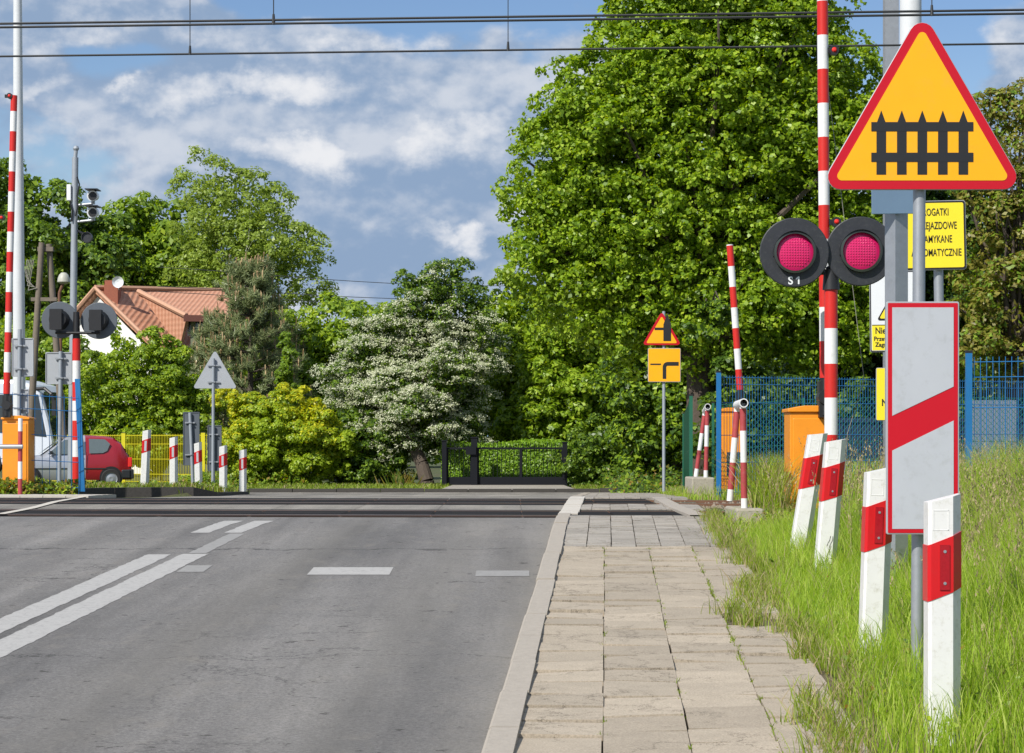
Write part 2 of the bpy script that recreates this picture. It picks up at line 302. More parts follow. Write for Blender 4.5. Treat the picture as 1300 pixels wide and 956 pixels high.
# ------------------------------------------------------------ mesh helpers
ORI = {}
class MB:
    def __init__(s): s.v = []; s.f = []; s.m = []; s.n = 0
    def add(s, vs, fs, mi=0):
        b = len(s.v); s.v += [tuple(p) for p in vs]; s.f += [tuple(i+b for i in f) for f in fs]; s.m += [mi]*len(fs)
    def box(s, c, size, mi=0, rz=0, rx=0, ry=0, taper=1.0):
        sx, sy, sz = [a/2 for a in size]
        mat = Matrix.Rotation(rz, 3, 'Z') @ Matrix.Rotation(ry, 3, 'Y') @ Matrix.Rotation(rx, 3, 'X')
        vs = []
        for z, t in ((-sz, 1), (sz, taper)):
            for x, y in ((-sx,-sy),(sx,-sy),(sx,sy),(-sx,sy)):
                p = mat @ Vector((x*t, y*t, z)); vs.append((p.x+c[0], p.y+c[1], p.z+c[2]))
        s.add(vs, [(0,3,2,1),(4,5,6,7),(0,1,5,4),(1,2,6,5),(2,3,7,6),(3,0,4,7)], mi)
    def tube(s, p0, p1, r0, r1=None, n=12, mi=0, caps=True):
        r1 = r0 if r1 is None else r1
        p0 = Vector(p0); p1 = Vector(p1); d = (p1-p0).normalized()
        a = Vector((0,0,1)) if abs(d.z) < .9 else Vector((1,0,0))
        u = d.cross(a).normalized(); w = d.cross(u)
        vs = []
        for p, r in ((p0,r0),(p1,r1)):
            for i in range(n):
                t = 2*math.pi*i/n; vs.append(p+(u*math.cos(t)+w*math.sin(t))*r)
        fs = [(i, (i+1)%n, n+(i+1)%n, n+i) for i in range(n)]
        if caps: fs += [tuple(range(n-1,-1,-1)), tuple(range(n, 2*n))]
        s.add(vs, fs, mi)
    def path(s, pts, r, n=8, mi=0):
        for a, b in zip(pts[:-1], pts[1:]): s.tube(a, b, r, r, n, mi)
    def lathe(s, prof, c=(0,0,0), axis='Z', n=32, mi=0):
        """prof: (radius, height) pairs"""
        vs = []
        for r, h in prof:
            for i in range(n):
                t = 2*math.pi*i/n; x, y = r*math.cos(t), r*math.sin(t)
                p = {'Z': (x,y,h), 'Y': (x,h,y), 'X': (h,x,y)}[axis]
                vs.append((p[0]+c[0], p[1]+c[1], p[2]+c[2]))
        fs = []
        for k in range(len(prof)-1):
            for i in range(n): fs.append((k*n+i, k*n+(i+1)%n, (k+1)*n+(i+1)%n, (k+1)*n+i))
        s.add(vs, fs, mi)
    def prism(s, pts, y0, y1, mi=0, plane='XZ'):
        """polygon in XZ extruded along Y (or in XY extruded along Z)"""
        n = len(pts)
        if plane == 'XZ': vs = [(p[0], y0, p[1]) for p in pts]+[(p[0], y1, p[1]) for p in pts]
        elif plane == 'XY': vs = [(p[0], p[1], y0) for p in pts]+[(p[0], p[1], y1) for p in pts]
        else: vs = [(y0, p[0], p[1]) for p in pts]+[(y1, p[0], p[1]) for p in pts]
        s.add(vs, [tuple(range(n)), tuple(range(2*n-1, n-1, -1))]+[(i, n+i, n+(i+1)%n, (i+1)%n) for i in range(n)], mi)
    def poly(s, pts, mi=0): s.add(pts, [tuple(range(len(pts)))], mi)
    def build(s, name, mats, parent=None, smooth=False, bevel=0):
        mats = mats if isinstance(mats, (list, tuple)) else [mats]
        me = bpy.data.meshes.new(name)
        o0 = ORI.get(parent.name, (0,0,0)) if parent else (0,0,0)
        me.from_pydata([(x-o0[0], y-o0[1], z-o0[2]) for x, y, z in s.v], [], s.f)
        for m in mats: me.materials.append(m)
        me.polygons.foreach_set('material_index', s.m)
        if smooth: me.polygons.foreach_set('use_smooth', [True]*len(me.polygons))
        me.update()
        o = bpy.data.objects.new(name, me); C.objects.link(o)
        if smooth:
            bm_edges = me.edges
            md = o.modifiers.new('es', 'EDGE_SPLIT'); md.split_angle = R(35)
        if bevel:
            md = o.modifiers.new('bv', 'BEVEL'); md.width = bevel; md.segments = 2; md.limit_method = 'ANGLE'; md.angle_limit = R(40)
        if parent: o.parent = parent; ORI[o.name] = o0
        return o
def tag(o, label=None, cat=None, group=None, kind=None):
    if label: o['label'] = label
    if cat: o['category'] = cat
    if group: o['group'] = group
    if kind: o['kind'] = kind
    return o
def thing(name, label, cat, group=None, loc=(0,0,0)):
    o = bpy.data.objects.new(name, None); C.objects.link(o); o.empty_display_size = .2
    o.location = loc; ORI[o.name] = tuple(loc)
    return tag(o, label, cat, group)
def copy_tree(o, parent=None):
    c = o.copy(); C.objects.link(c)
    if parent: c.parent = parent
    for ch in list(o.children): copy_tree(ch, c)
    return c
def text(name, s, size, loc, mat, parent, align='LEFT', sx=1.0, bold=.0, rotz=0, proud=.0015):
    cu = bpy.data.curves.new(name, 'FONT'); cu.body = s; cu.size = size; cu.extrude = .0008; cu.align_x = align; cu.offset = bold; cu.space_line = 1.0
    t = bpy.data.objects.new('tmp', cu); C.objects.link(t)
    bpy.context.view_layer.update()
    me = bpy.data.meshes.new_from_object(t.evaluated_get(bpy.context.evaluated_depsgraph_get()))
    bpy.data.objects.remove(t)
    me.materials.clear(); me.materials.append(mat)
    # lay in XZ plane facing -Y
    for v in me.vertices:
        x, y, z = v.co; v.co = (x*sx+loc[0], loc[1]-z-proud, y+loc[2])
    o = bpy.data.objects.new(name, me); C.objects.link(o); o.parent = parent
    return o

# ------------------------------------------------------------ ground heights
HY_ = [(-60,-.9),(-20,-.8),(0,0),(20.4,.816),(21.4,.84),(28.7,.84),(36,.69),(42,.575),(50,.42),(50.3,.44),(56,.47),(62,.36),(70,.25),(90,.2),(600,.2)]
_hx = np.array([a for a,_ in HY_]); _hz = np.array([b for _,b in HY_])
def h(y): return np.interp(y, _hx, _hz)
def sstep(a, b, x):
    t = np.clip((x-a)/(b-a), 0, 1); return t*t*(3-2*t)
def on_road(x, y):
    q = x-ROADYAW*y
    a = (q > -9.5) & (q < 1.02) & (y < 28.8)
    b = (x > -5.3) & (q < 1.02) & (y >= 28.3) & (y < 50.2)
    c = (y > 46.2) & (y < 50.2)
    return a | b | c
def verge(x, y):
    """height of the unpaved ground"""
    z = h(y)
    ys_ = 34.1+2.35*sstep(-7.25, -6.75, x)
    lft = sstep(-5.28, -5.42, x)*sstep(0, .35, y-ys_)*(1-sstep(43, 47, y))
    z = z + lft*((.815-.032*np.maximum(0, y-36.5))-z)
    q = x-ROADYAW*y
    rt = sstep(1.2, 3., q)*sstep(27.5, 30, y)*(1-sstep(42, 46, y))
    z = z + rt*(.87-z)
    z = z + .03*np.sin(x*1.7+y*.6)*np.cos(y*1.1-x*.4)*sstep(1.1, 1.8, q)
    z = z - .07*on_road(x, y)
    return z-.02
# ------------------------------------------------------------ sheets
def grid_sheet(name, xs, ys, zf, mat, parent=None, shear=False):
    xs = np.asarray(xs, float); ys = np.asarray(ys, float)
    X, Y = np.meshgrid(xs, ys)
    if shear: X = X+ROADYAW*Y
    Z = zf(X, Y)
    v = np.stack([X.ravel(), Y.ravel(), Z.ravel()], 1)
    nx, ny = len(xs), len(ys)
    i = np.arange((ny-1)*(nx-1)); r, c = i//(nx-1), i % (nx-1); a = r*nx+c
    f = np.stack([a, a+1, a+nx+1, a+nx], 1)
    me = bpy.data.meshes.new(name); me.from_pydata(v.tolist(), [], f.tolist()); me.materials.append(mat)
    me.polygons.foreach_set('use_smooth', [True]*len(me.polygons)); me.update()
    o = bpy.data.objects.new(name, me); C.objects.link(o)
    if parent: o.parent = parent
    return o
xs = np.concatenate([[-500,-250,-120,-70,-50], np.arange(-40,-12,1.), np.arange(-12,12,.22), np.arange(12,40,1.), [50,70,120,250,500]])
ys = np.concatenate([[-60,-30,-10], np.arange(0,60,.22), np.arange(60,110,2.), [130,180,300,600,1200]])
tag(grid_sheet('ground', xs, ys, verge, M['soil']), kind='structure')

flat = lambda off: (lambda X, Y: h(Y)+off)
road = grid_sheet('road', np.linspace(-9.5,-.48,40), np.concatenate([np.arange(-20,28.4,.3), [28.8]]), flat(0), M['asphalt'], shear=True); tag(road, kind='structure')
def strip_sheet(name, x0f, x1f, ys, off, mat):
    mb = MB(); ys = list(ys)
    for a, b in zip(ys[:-1], ys[1:]):
        mb.add([(x0f(a), a, float(h(a))+off), (x1f(a), a, float(h(a))+off), (x1f(b), b, float(h(b))+off), (x0f(b), b, float(h(b))+off)], [(0,1,2,3)])
    return tag(mb.build(name, mat), kind='structure')
strip_sheet('road_beyond_tracks', lambda y: -5.3 if y > 28.4 else -5.04, lambda y: -.48+ROADYAW*y, np.arange(28.8, 46.4, .6), 0, M['asphalt2'])
strip_sheet('cross_road', lambda y: -90, lambda y: 90, [46.1, 47, 48, 49, 50, 50.2], .004, M['asphalt2'])

# crossing panels, rails, ballast.  The tracks run slightly askew to the view.
TS = -.07
def tq(x, yc): return yc+TS*x
TR = [(22.5, 1.05), (26.9, 1.45)]
ZC = .84
for i, (yc, hw) in enumerate(TR):
    mb = MB()
    xa, xb = -8.9, 1.70
    rr = .7175
    segs = [(-hw, -rr-.06), (-rr+.07, rr-.07), (rr+.06, hw)]
    x = xa
    while x < xb-.01:
        x2 = min(x+.9, xb)
        for a, b in segs:
            mb.add([(x+.004, tq(x,yc)+a, ZC+.012), (x2-.004, tq(x2,yc)+a, ZC+.012), (x2-.004, tq(x2,yc)+b, ZC+.012), (x+.004, tq(x,yc)+b, ZC+.012)], [(0,1,2,3)])
        x = x2
    # beyond the road on the left the panels go on a little under the footway
    tag(mb.build('crossing_panels', M['rubber']), kind='structure')
for i, (yc, hw) in enumerate(TR):
    t = thing('railway_track', ['nearer railway track running across the road in front of the second one', 'farther railway track running across the road behind the first one'][i], 'railway track', 'railway tracks at the crossing')
    for s in (-1, 1):
        mb = MB()
        for x in np.arange(-60, 60, 6.):
            y0, y1 = tq(x,yc)+s*.7175, tq(x+6,yc)+s*.7175
            for (w, z0, z1, mi) in ((.035, ZC-.03, ZC+.014, 0), (.008, ZC-.13, ZC-.03, 1), (.07, ZC-.15, ZC-.13, 1)):
                mb.add([(x,y0-w,z0),(x+6,y1-w,z0),(x+6,y1+w,z0),(x,y0+w,z0),(x,y0-w,z1),(x+6,y1-w,z1),(x+6,y1+w,z1),(x,y0+w,z1)],
                       [(0,1,5,4),(3,7,6,2)], 1); mb.add([(x,y0-w,z1),(x+6,y1-w,z1),(x+6,y1+w,z1),(x,y0+w,z1)], [(0,1,2,3)], mi)
        mb.build('rail', [M['railtop'], M['rust']], t)
    mb = MB()
    for k, x in enumerate(np.arange(-40, 40, .62)):
        if -9 < x < 1.9: continue
        mb.box((x, tq(x,yc), ZC-.12), (.25, 2.5, .12), rz=-.07)
    tag(mb.build('sleepers', M['concrete'], t), kind='stuff')
def ballast(x0, x1):
    n = int(abs(x1-x0)*900); rng = RNG
    mb = MB()
    mb.add([(x0, 20.9-.07*x0, ZC-.075), (x1, 20.9-.07*x1, ZC-.075), (x1, 28.3-.07*x1, ZC-.075), (x0, 28.3-.07*x0, ZC-.075)], [(0,1,2,3)])
    for _ in range(n):
        x = rng.uniform(x0, x1); y = rng.uniform(21., 28.2)-.07*x; s = rng.uniform(.02, .045)
        if x > 6 and rng.random() < .6: continue
        a = rng.uniform(0, 3); z = ZC-.07+rng.uniform(0, .05)
        c, d = math.cos(a)*s, math.sin(a)*s
        mb.add([(x+c,y+d,z),(x-d,y+c,z),(x-c,y-d,z),(x+d,y-c,z),(x,y,z+s*.9),(x,y,z-s)], [(0,1,4),(1,2,4),(2,3,4),(3,0,4),(0,5,1),(1,5,2),(2,5,3),(3,5,0)])
    return mb
tag(ballast(1.9, 14).build('ballast', M['ballast']), kind='stuff')
tag(ballast(-14, -9.1).build('ballast', M['ballast']), kind='stuff')

# road markings, 4 mm above the asphalt
def mark(pts, off=.004, m='paint', name='road_marking'):
    mb = MB(); mb.poly([(x, y, float(h(y))+off) for x, y in pts]); return mb
mk = MB()
def qline(q0, q1, y0, y1, q0b=None, q1b=None, step=.09, target=None, off=.0022):
    target = mk if target is None else target
    q0b = q0 if q0b is None else q0b; q1b = q1 if q1b is None else q1b
    n = max(1, int((y1-y0)/step)); jit = lambda: random.uniform(-.007, .007)
    e0, e1 = jit(), jit()
    for i in range(n):
        a, b = y0+(y1-y0)*i/n, y0+(y1-y0)*(i+1)/n
        ta, tb = i/n, (i+1)/n
        f = lambda p, q, t: p+(q-p)*t
        n0, n1 = jit(), jit()
        target.add([(f(q0,q0b,ta)+ROADYAW*a+e0, a, float(h(a))+off), (f(q1,q1b,ta)+ROADYAW*a+e1, a, float(h(a))+off),
                (f(q1,q1b,tb)+ROADYAW*b+n1, b, float(h(b))+off), (f(q0,q0b,tb)+ROADYAW*b+n0, b, float(h(b))+off)], [(0,1,2,3)])
        e0, e1 = n0, n1
qline(-3.335,-3.13,-10,17.35); qline(-3.60,-3.41,-10,17.3)
qline(-3.36,-3.21,19.4,20.9,-3.33,-3.15); qline(-3.66,-3.50,19.4,20.9,-3.62,-3.44)
for y0 in (24.1, 28.3, 32.5):
    qline(-3.62-.03*(y0-24),-3.48-.03*(y0-24), y0, y0+1.5); qline(-3.98-.03*(y0-24),-3.84-.03*(y0-24), y0, y0+1.5)
tag(mk.build('centre_line', M['paint']), kind='structure')
fp = MB()
qline(-3.30,-3.16,17.4,19.3,target=fp)
def qrect(mb, px0, px1, y0, y1, off=.0026):
    x0, x1 = WX(px0, (y0+y1)/2), WX(px1, (y0+y1)/2); n = 4
    mb.add([(x0, y0, float(h(y0))+off), (x1, y0, float(h(y0))+off), (x1, y1, float(h(y1))+off), (x0, y1, float(h(y1))+off)], [(0,1,2,3)])
sl = MB(); qrect(sl, 394, 497, 15.7, 16.25); tag(sl.build('stop_line', M['paint']), kind='structure')
qrect(fp, 604, 672, 15.6, 16.0); qrect(fp, 231, 264, 15.9, 16.4)
tag(fp.build('faded_markings', M['fadedpaint']), kind='structure')
ic = MB()
for (ya, yb) in ((22.5+1.05, 26.9-1.45),):
    for x in np.arange(-8.9, 1.7, .9):
        x2 = min(x+.9, 1.70); ic.add([(x+.003, tq(x,0)+ya+.01, ZC+.010), (x2-.003, tq(x2,0)+ya+.01, ZC+.010), (x2-.003, tq(x2,0)+yb-.01, ZC+.010), (x+.003, tq(x,0)+yb-.01, ZC+.010)], [(0,1,2,3)])
tag(ic.build('crossing_infill', M['asphalt2']), kind='structure')
# kerbside edge line of the crossing at the left
el = MB()
pts = [(0,657,22.0),(40,647,24.0),(70,639,26.6),(105,633.5,29.0)]
for (a, b, c), (d, e, f) in zip(pts[:-1], pts[1:]):
    x0, x1 = WX(a, c), WX(d, f); z = ZC+.02
    el.add([(x0-.05, c, z), (x0+.05, c, z), (x1+.05, f, z), (x1-.05, f, z)], [(0,1,2,3)])
tag(el.build('edge_strip', M['kerblight']), kind='structure')

# footway: every slab is a tilted block in one sheet
def slab(mb, q0, q1, y0, y1, top, tilt=.004, gap=.006, depth=.05, skew=.0):
    r = random.uniform
    dz = [r(-tilt, tilt) for _ in range(4)]; g = gap
    gy = g*2.2 if tilt < .008 else (random.uniform(.012, .024) if random.random() < .45 else random.uniform(.003,.008))
    P = [(q0+g, y0+gy), (q1-g, y0+gy), (q1-g, y1-gy), (q0+g, y1-gy)]
    ox, oy = r(-skew, skew), r(-skew, skew)
    vs = []
    for k, (q, y) in enumerate(P):
        vs.append((q+ROADYAW*y+ox, y+oy, float(h(y))+top-depth))
    for k, (q, y) in enumerate(P):
        vs.append((q+ROADYAW*y+ox, y+oy, float(h(y))+top+dz[k]))
    mb.add(vs, [(4,5,6,7),(0,1,5,4),(1,2,6,5),(2,3,7,6),(3,0,4,7)])
bed = MB()
ysb = np.arange(-10, 47, .5)
for a, b in zip(ysb[:-1], ysb[1:]):
    x0, x1 = -.37, 1.10
    bed.add([(x0+ROADYAW*a, a, float(h(a))-.006), (x1+ROADYAW*a, a, float(h(a))-.006), (x1+ROADYAW*b, b, float(h(b))-.006), (x0+ROADYAW*b, b, float(h(b))-.006)], [(0,1,2,3)])
tag(bed.build('footway_bed', M['joint']), kind='structure')
sb = MB()
cols = [(-.36,-.015),(-.015,.335),(.335,.685),(.685,1.03)]
y = 5.0; 
for ci, (a, b) in enumerate(cols):
    y = 5.0-random.uniform(0, .3)
    while y < 17.6:
        L_ = .36 if random.random() < .8 else .52
        y1 = min(y+L_, 17.7)
        if not (ci == 3 and random.random() < .04):
            slab(sb, a, b, y, y1, .028, tilt=.010, gap=random.uniform(.001,.004), skew=.004)
        y = y1
tag(sb.build('footway_slabs', M['slab']), kind='structure')
pv = MB()
def in_strip(x, y): return any(abs(y-tq(x, yc)) < hw+.03 for yc, hw in TR)
y = 17.72; row = 0
while y < 46.4:
    ln = .205 if y < 28 else .41
    n = 7
    for k in range(n):
        q0 = -.36+k*.2; q1 = q0+.2
        xm = (q0+q1)/2+ROADYAW*(y+ln/2)
        oy = (k % 2)*ln*.5
        if in_strip(xm, y+oy+ln/2): continue
        slab(pv, q0, q1, y+oy, y+oy+ln, .028 if y < 21 else .022, tilt=.004, gap=.004, skew=.002)
    y += ln; row += 1
tag(pv.build('footway_pavers', M['paver']), kind='structure')
# left footway over the crossing
lf = MB()
y = 28.9
while y < 34.2:
    for k in range(30):
        x = -5.55-k*.3-(.12*(y-28.9))
        slab(lf, x-.3-ROADYAW*y, x-ROADYAW*y, y, y+.3, .04, tilt=.005, gap=.004)
    y += .3
tag(lf.build('left_footway', M['kerblight']), kind='structure')
# kerb stones
kb = MB(); y = -2.0
while y < 46:
    ln = 1.0 if y < 21.5 else .75
    light = 21.4 < y < 28.2
    q = -.48
    w = .125 if y < 21.4 else (.20 if light else .14)
    up = .045 if y < 21 else .03
    dz = random.uniform(-.006, .006); qq = q+random.uniform(-.006, .006)
    a, b = y+.006, y+ln-.006
    vs = []
    for yy in (a, b):
        for (dq, z) in ((0, -.08), (0, up-.012), (.012, up), (w, up), (w, -.08)):
            vs.append((qq+dq+ROADYAW*yy, yy, float(h(yy))+z+dz))
    kb.add(vs, [(0,1,6,5),(1,2,7,6),(2,3,8,7),(3,4,9,8),(0,4,3,2,1),(5,6,7,8,9)], 1 if light else 0)
    y += ln
tag(kb.build('kerb', [M['kerb'], M['kerblight']]), kind='structure')
# pale kerb at the right edge of the crossing
kr = MB()
for a, b, c, d in ((1.78,28.2,1.74,26),(1.74,26,1.70,23.8),(1.70,23.8,1.71,21.2)):
    kr.add([(a,b,ZC+.035),(a+.17,b,ZC+.035),(c+.17,d,ZC+.035),(c,d,ZC+.035)], [(3,2,1,0)])
    kr.add([(a,b,ZC-.1),(a,b,ZC+.035),(c,d,ZC+.035),(c,d,ZC-.1)], [(0,1,2,3)])
tag(kr.build('crossing_kerb', M['kerb']), kind='structure')
# far kerb of the cross road, dark raised kerb at the left
fk = MB()
for x in np.arange(-30, 30, 1.0):
    if 0.0 < x-(-1.4) < 0: continue
    zz = float(h(50.2))
    fk.box((x+.5, 50.32, zz+.01+random.uniform(-.012,.012)), (.985, .2, .16))
tag(fk.build('far_kerb', M['darkkerb']), kind='structure')
dk = MB()
path = [(-7.15,34.6),(-6.85,35.9),(-6.55,36.3),(-5.9,36.5),(-5.3,36.7),(-4.98,37.2),(-5.05,39),(-5.2,41),(-5.25,44)]
for (a, b), (c, d) in zip(path[:-1], path[1:]):
    dx, dy = c-a, d-b; ln = math.hypot(dx, dy); nx, ny = -dy/ln*.16, dx/ln*.16
    z0a, z0b = float(h(b)), float(h(d)); ta = max(z0a+.1, .83-.04*max(0, b-39)); tb = z0b+.06 if d > 38 else max(z0b+.1, .83-.04*max(0, d-39))
    if b > 38: ta = z0a+.06
    if b < 35: ta = z0a+.02
    if 36.9 < d < 37.5: tb = z0b+.07
    if 36.9 < b < 37.5: ta = z0a+.07
    dk.add([(a,b,z0a-.1),(c,d,z0b-.1),(c+nx,d+ny,z0b-.1),(a+nx,b+ny,z0a-.1),(a,b,ta),(c,d,tb),(c+nx,d+ny,tb),(a+nx,b+ny,ta)],
           [(0,1,5,4),(4,5,6,7),(2,3,7,6),(0,4,7,3),(1,2,6,5)])
tag(dk.build('raised_kerb', M['darkkerb']), kind='structure')
# apron before the gate
ap = MB(); 
for a, b, z in ((50.42, 56.2, 0),): 
    ap.add([(-1.7,a,float(h(a))+.05),(1.5,a,float(h(a))+.05),(1.3,b,float(h(b))+.03),(-1.5,b,float(h(b))+.03)], [(0,1,2,3)])
tag(ap.build('gate_apron', M['paver']), kind='structure')

# ------------------------------------------------------------ guide posts
def post_proto(rev=False):
    """plastic guide post 1 m tall: shell, red sheath, reflector; local, faces -Y"""
    t = thing('guide_post', 'x', 'guide post')
    hw, dp = .070, .10
    # cross section: broad front, chamfered right side
    sec = [(-hw,0),(-hw+.012,-.012),(.030,-.012),(hw,.035),(hw,dp),(-hw,dp)]
    def topz(x): return .965+.035*(x+hw)/(2*hw)
    mb = MB(); n = len(sec)
    vs = [(x,y,-.3) for x,y in sec]+[(x,y,topz(x)) for x,y in sec]
    mb.add(vs, [(i,(i+1)%n,n+(i+1)%n,n+i) for i in range(n)]+[tuple(range(n,2*n))])
    # recessed panel outline near the top
    for (x0,x1,z0,z1) in ((-.050,.012,.93,.935),(-.050,.012,.85,.855),(-.053,-.048,.85,.935),(.009,.014,.85,.935)):
        mb.box(((x0+x1)/2,-.0125,(z0+z1)/2),(x1-x0,.0012,z1-z0))
    mb.build('shell', M['postwhite'], t, bevel=.004)
    mb = MB(); g = .003
    s2 = [(-hw-g,-.002),(-hw+.010,-.012-g),(.031,-.012-g),(hw+g,.033),(hw+g,dp+g),(-hw-g,dp+g)]
    zb = lambda x: .56+.055*(x+hw)/(2*hw); zt = lambda x: .79+.055*(x+hw)/(2*hw)
    vs = [(x,y,zb(x)) for x,y in s2]+[(x,y,zt(x)) for x,y in s2]
    mb.add(vs, [(i,(i+1)%n,n+(i+1)%n,n+i) for i in range(n)]+[tuple(range(n,2*n)), tuple(range(n-1,-1,-1))])
    mb.build('sheath', M['postred'], t)
    mb = MB(); cx = -.005
    mb.box((cx,-.017,.70),(.040,.006,.185))
    mb.build('reflector', M['reflwhite'] if rev else M['reflred'], t)
    if not rev:
        mb = MB()
        for z in (.635, .765):
            mb = MB(); mb.lathe([(.0,-.003),(.0065,-.003),(.0065,0)], (cx,-.0195,z), 'Y', 10); mb.build('screw', M['galv'], t)
    return t
near = post_proto()
posts = [(1200, 627, 9.02, .0, .0, 'white guide post with red band standing nearest, in front of the tall striped board'),
         (1119, 592, 11.25, .035, .02, 'white guide post with red band half hidden behind the striped board'),
         (1063, 556, 15.05, .085, .03, 'scuffed white guide post with black scratches leaning right, left of the striped board'),
         (1040, 548, 16.3, .16, .0, 'short looking white guide post leaning right in front of the near orange barrier cabinet')]
GP = 'guide posts along the right footway'
for i, (px, py, d, lean, rz, lab) in enumerate(posts):
    o = near if i == 0 else copy_tree(near)
    z = WZ(py, d)-1.0*math.cos(lean)
    o.location = (WX(px, d)-math.sin(lean), d, z); o.rotation_euler = (0, lean, rz); tag(o, lab, 'guide post', GP)
    if i == 2:
        mb = MB(); r = random.Random(4)
        for (x0, z0, n_, sc_) in ((.0,.12,6,.03),(.012,.20,5,.028),(-.012,.26,4,.02)):
            x, z = x0, z0
            for k in range(n_):
                x2, z2 = x+r.uniform(-.6,1)*sc_*.5, z+sc_*r.uniform(.6,1.2)
                mb.add([(x,-.0135,z),(x+.004,-.0135,z),(x2+.003,-.0135,z2),(x2,-.0135,z2)], [(0,1,2,3)]); x, z = x2, z2
        sc_o = mb.build('scratches', M['black']); sc_o.parent = o; tag(sc_o, kind='stuff')
far = post_proto(True)
fposts = [(183, 545, 40.0, .045, 'first guide post from the left beyond the tracks, leaning, beside the red car'),
          (220, 554, 41.8, .0, 'second guide post from the left beyond the tracks, before the yellow fence'),
          (252, 561, 43.2, -.02, 'third guide post from the left beyond the tracks, in front of the leaning dark board'),
          (283, 565, 42.4, .0, 'fourth guide post from the left beyond the tracks, before the triangular sign pole'),
          (308, 570, 44.2, .0, 'rightmost guide post beyond the tracks, in front of the yellow bush')]
for i, (px, py, d, lean, lab) in enumerate(fposts):
    o = far if i == 0 else copy_tree(far)
    o.location = (WX(px, d), d, WZ(py, d)-1.0); o.rotation_euler = (0, lean, 0); tag(o, lab, 'guide post', 'guide posts beyond the tracks on the left')

# ------------------------------------------------------------ signs
def round_tri(side, r, n=7):
    """rounded triangle (x,z), base at z=0 bottom edge, apex up, outer side length about `side`"""
    hgt = side*math.sqrt(3)/2
    cs = [(-side/2, 0), (side/2, 0), (0, hgt)]
    cen = (0, hgt/3); pts = []
    for k, (x, z) in enumerate(cs):
        dx, dz = cen[0]-x, cen[1]-z; l = math.hypot(dx, dz); c = (x+dx/l*2*r, z+dz/l*2*r)
        a0 = [210, 330, 90][k]
        for i in range(n):
            a = R(a0-60+120*i/(n-1)); pts.append((c[0]+r*math.cos(a), c[1]+r*math.sin(a)))
    return pts
def round_rect(w, hh, r, n=5):
    pts = []
    for (cx, cz, a0) in ((w/2-r,-hh/2+r,-90),(w/2-r,hh/2-r,0),(-w/2+r,hh/2-r,90),(-w/2+r,-hh/2+r,180)):
        for i in range(n):
            a = R(a0+90*i/(n-1)); pts.append((cx+r*math.cos(a), cz+r*math.sin(a)))
    return pts
def sh(pts, dx=0, dz=0, s=1): return [(x*s+dx, z*s+dz) for x, z in pts]
FENCE_SYM = [(-.5,.20),(-.455,.20),(-.455,.285),(-.41,.345),(-.365,.285),(-.365,.20)]
def fence_symbol(mb, w, cx, cz, y):
    """picket fence pictogram, width w"""
    s = w; hgt = .63*w
    for k in range(5):
        x = cx+(-.402+.201*k)*s; hw = .047*s
        mb.prism([(x-hw, cz-hgt/2), (x+hw, cz-hgt/2), (x+hw, cz+hgt/2-.13*s), (x, cz+hgt/2), (x-hw, cz+hgt/2-.13*s)], y-.0008, y)
    for zc in (.155*s, -.145*s):
        mb.prism([(cx-.5*s, cz+zc-.045*s), (cx+.5*s, cz+zc-.045*s), (cx+.5*s, cz+zc+.045*s), (cx-.5*s, cz+zc+.045*s)], y-.0015, y-.0009)
# A-9 crossing-with-barriers triangle with the countdown board on one pole
D = 10.5
gx, gz0 = WX(1170, D), float(verge(WX(1170, D), D))
t = thing('railway_warning_sign', 'large yellow triangle with red edge and black picket fence above a striped countdown board', 'traffic sign', loc=(gx, D, 0))
zb, zt = WZ(241.5, D), WZ(27, D)
S = .995
tri = round_tri(S, .065)
hh_ = max(p[1] for p in tri)
tz = zb-min(p[1] for p in tri)
mb = MB(); mb.prism(sh(tri, gx, tz), D-.012, D+.002); mb.build('plate', M['greyback'], t, bevel=.003)
mb = MB(); mb.prism(sh(round_tri(S-.012, .060), gx, tz+.0035), D-.0145, D-.0125); mb.build('red_border', M['signred'], t)
mb = MB(); mb.prism(sh(round_tri(S-.155, .022), gx, tz+.0445), D-.0165, D-.0150); mb.build('yellow_field', M['signyel'], t)
mb = MB(); fence_symbol(mb, .485, gx+.0, WZ(181.5, D), D-.0172); mb.build('picket_fence_symbol', M['black'], t)
# countdown board (three slanting stripes board type with one stripe)
bx = WX(1169.5, D); z0, z1 = WZ(678, D), WZ(383.5, D); bw = .345; zc_ = (z0+z1)/2; bh = z1-z0
mb = MB(); mb.prism(sh(round_rect(bw, bh, .008), bx, zc_), D-.04, D-.022); mb.build('countdown_board', M['greyback'], t, bevel=.002)
mb = MB(); mb.prism(sh(round_rect(bw-.014, bh-.014, .004), bx, zc_), D-.0425, D-.0405); mb.build('board_red_face', M['signred'], t)
mb = MB()
xl, xr = bx-bw/2+.027, bx+bw/2-.027
zl = lambda py: WZ(py, D)
mb.prism([(xl, zl(528)), (xr, zl(491)), (xr, zl(391)), (xl, zl(391))], D-.0445, D-.043)
mb.prism([(xl, zl(671)), (xr, zl(671)), (xr, zl(534)), (xl, zl(572))], D-.0445, D-.043)
mb.build('board_white_field', M['reflwhite'], t)
mb = MB(); mb.tube((WX(1166, D), D+.045, gz0-.3), (gx, D+.045, tz+.6), .030, .030, 20); mb.build('pole', M['galv'], t, smooth=True)
for z in (tz+.12, tz+.42, z0+.2, z1-.2):
    mb = MB(); mb.box((gx, D+.02, z), (.26, .012, .03)); mb.box((gx, D+.045, z), (.085, .085, .025)); mb.build('clamp', M['galv'], t)

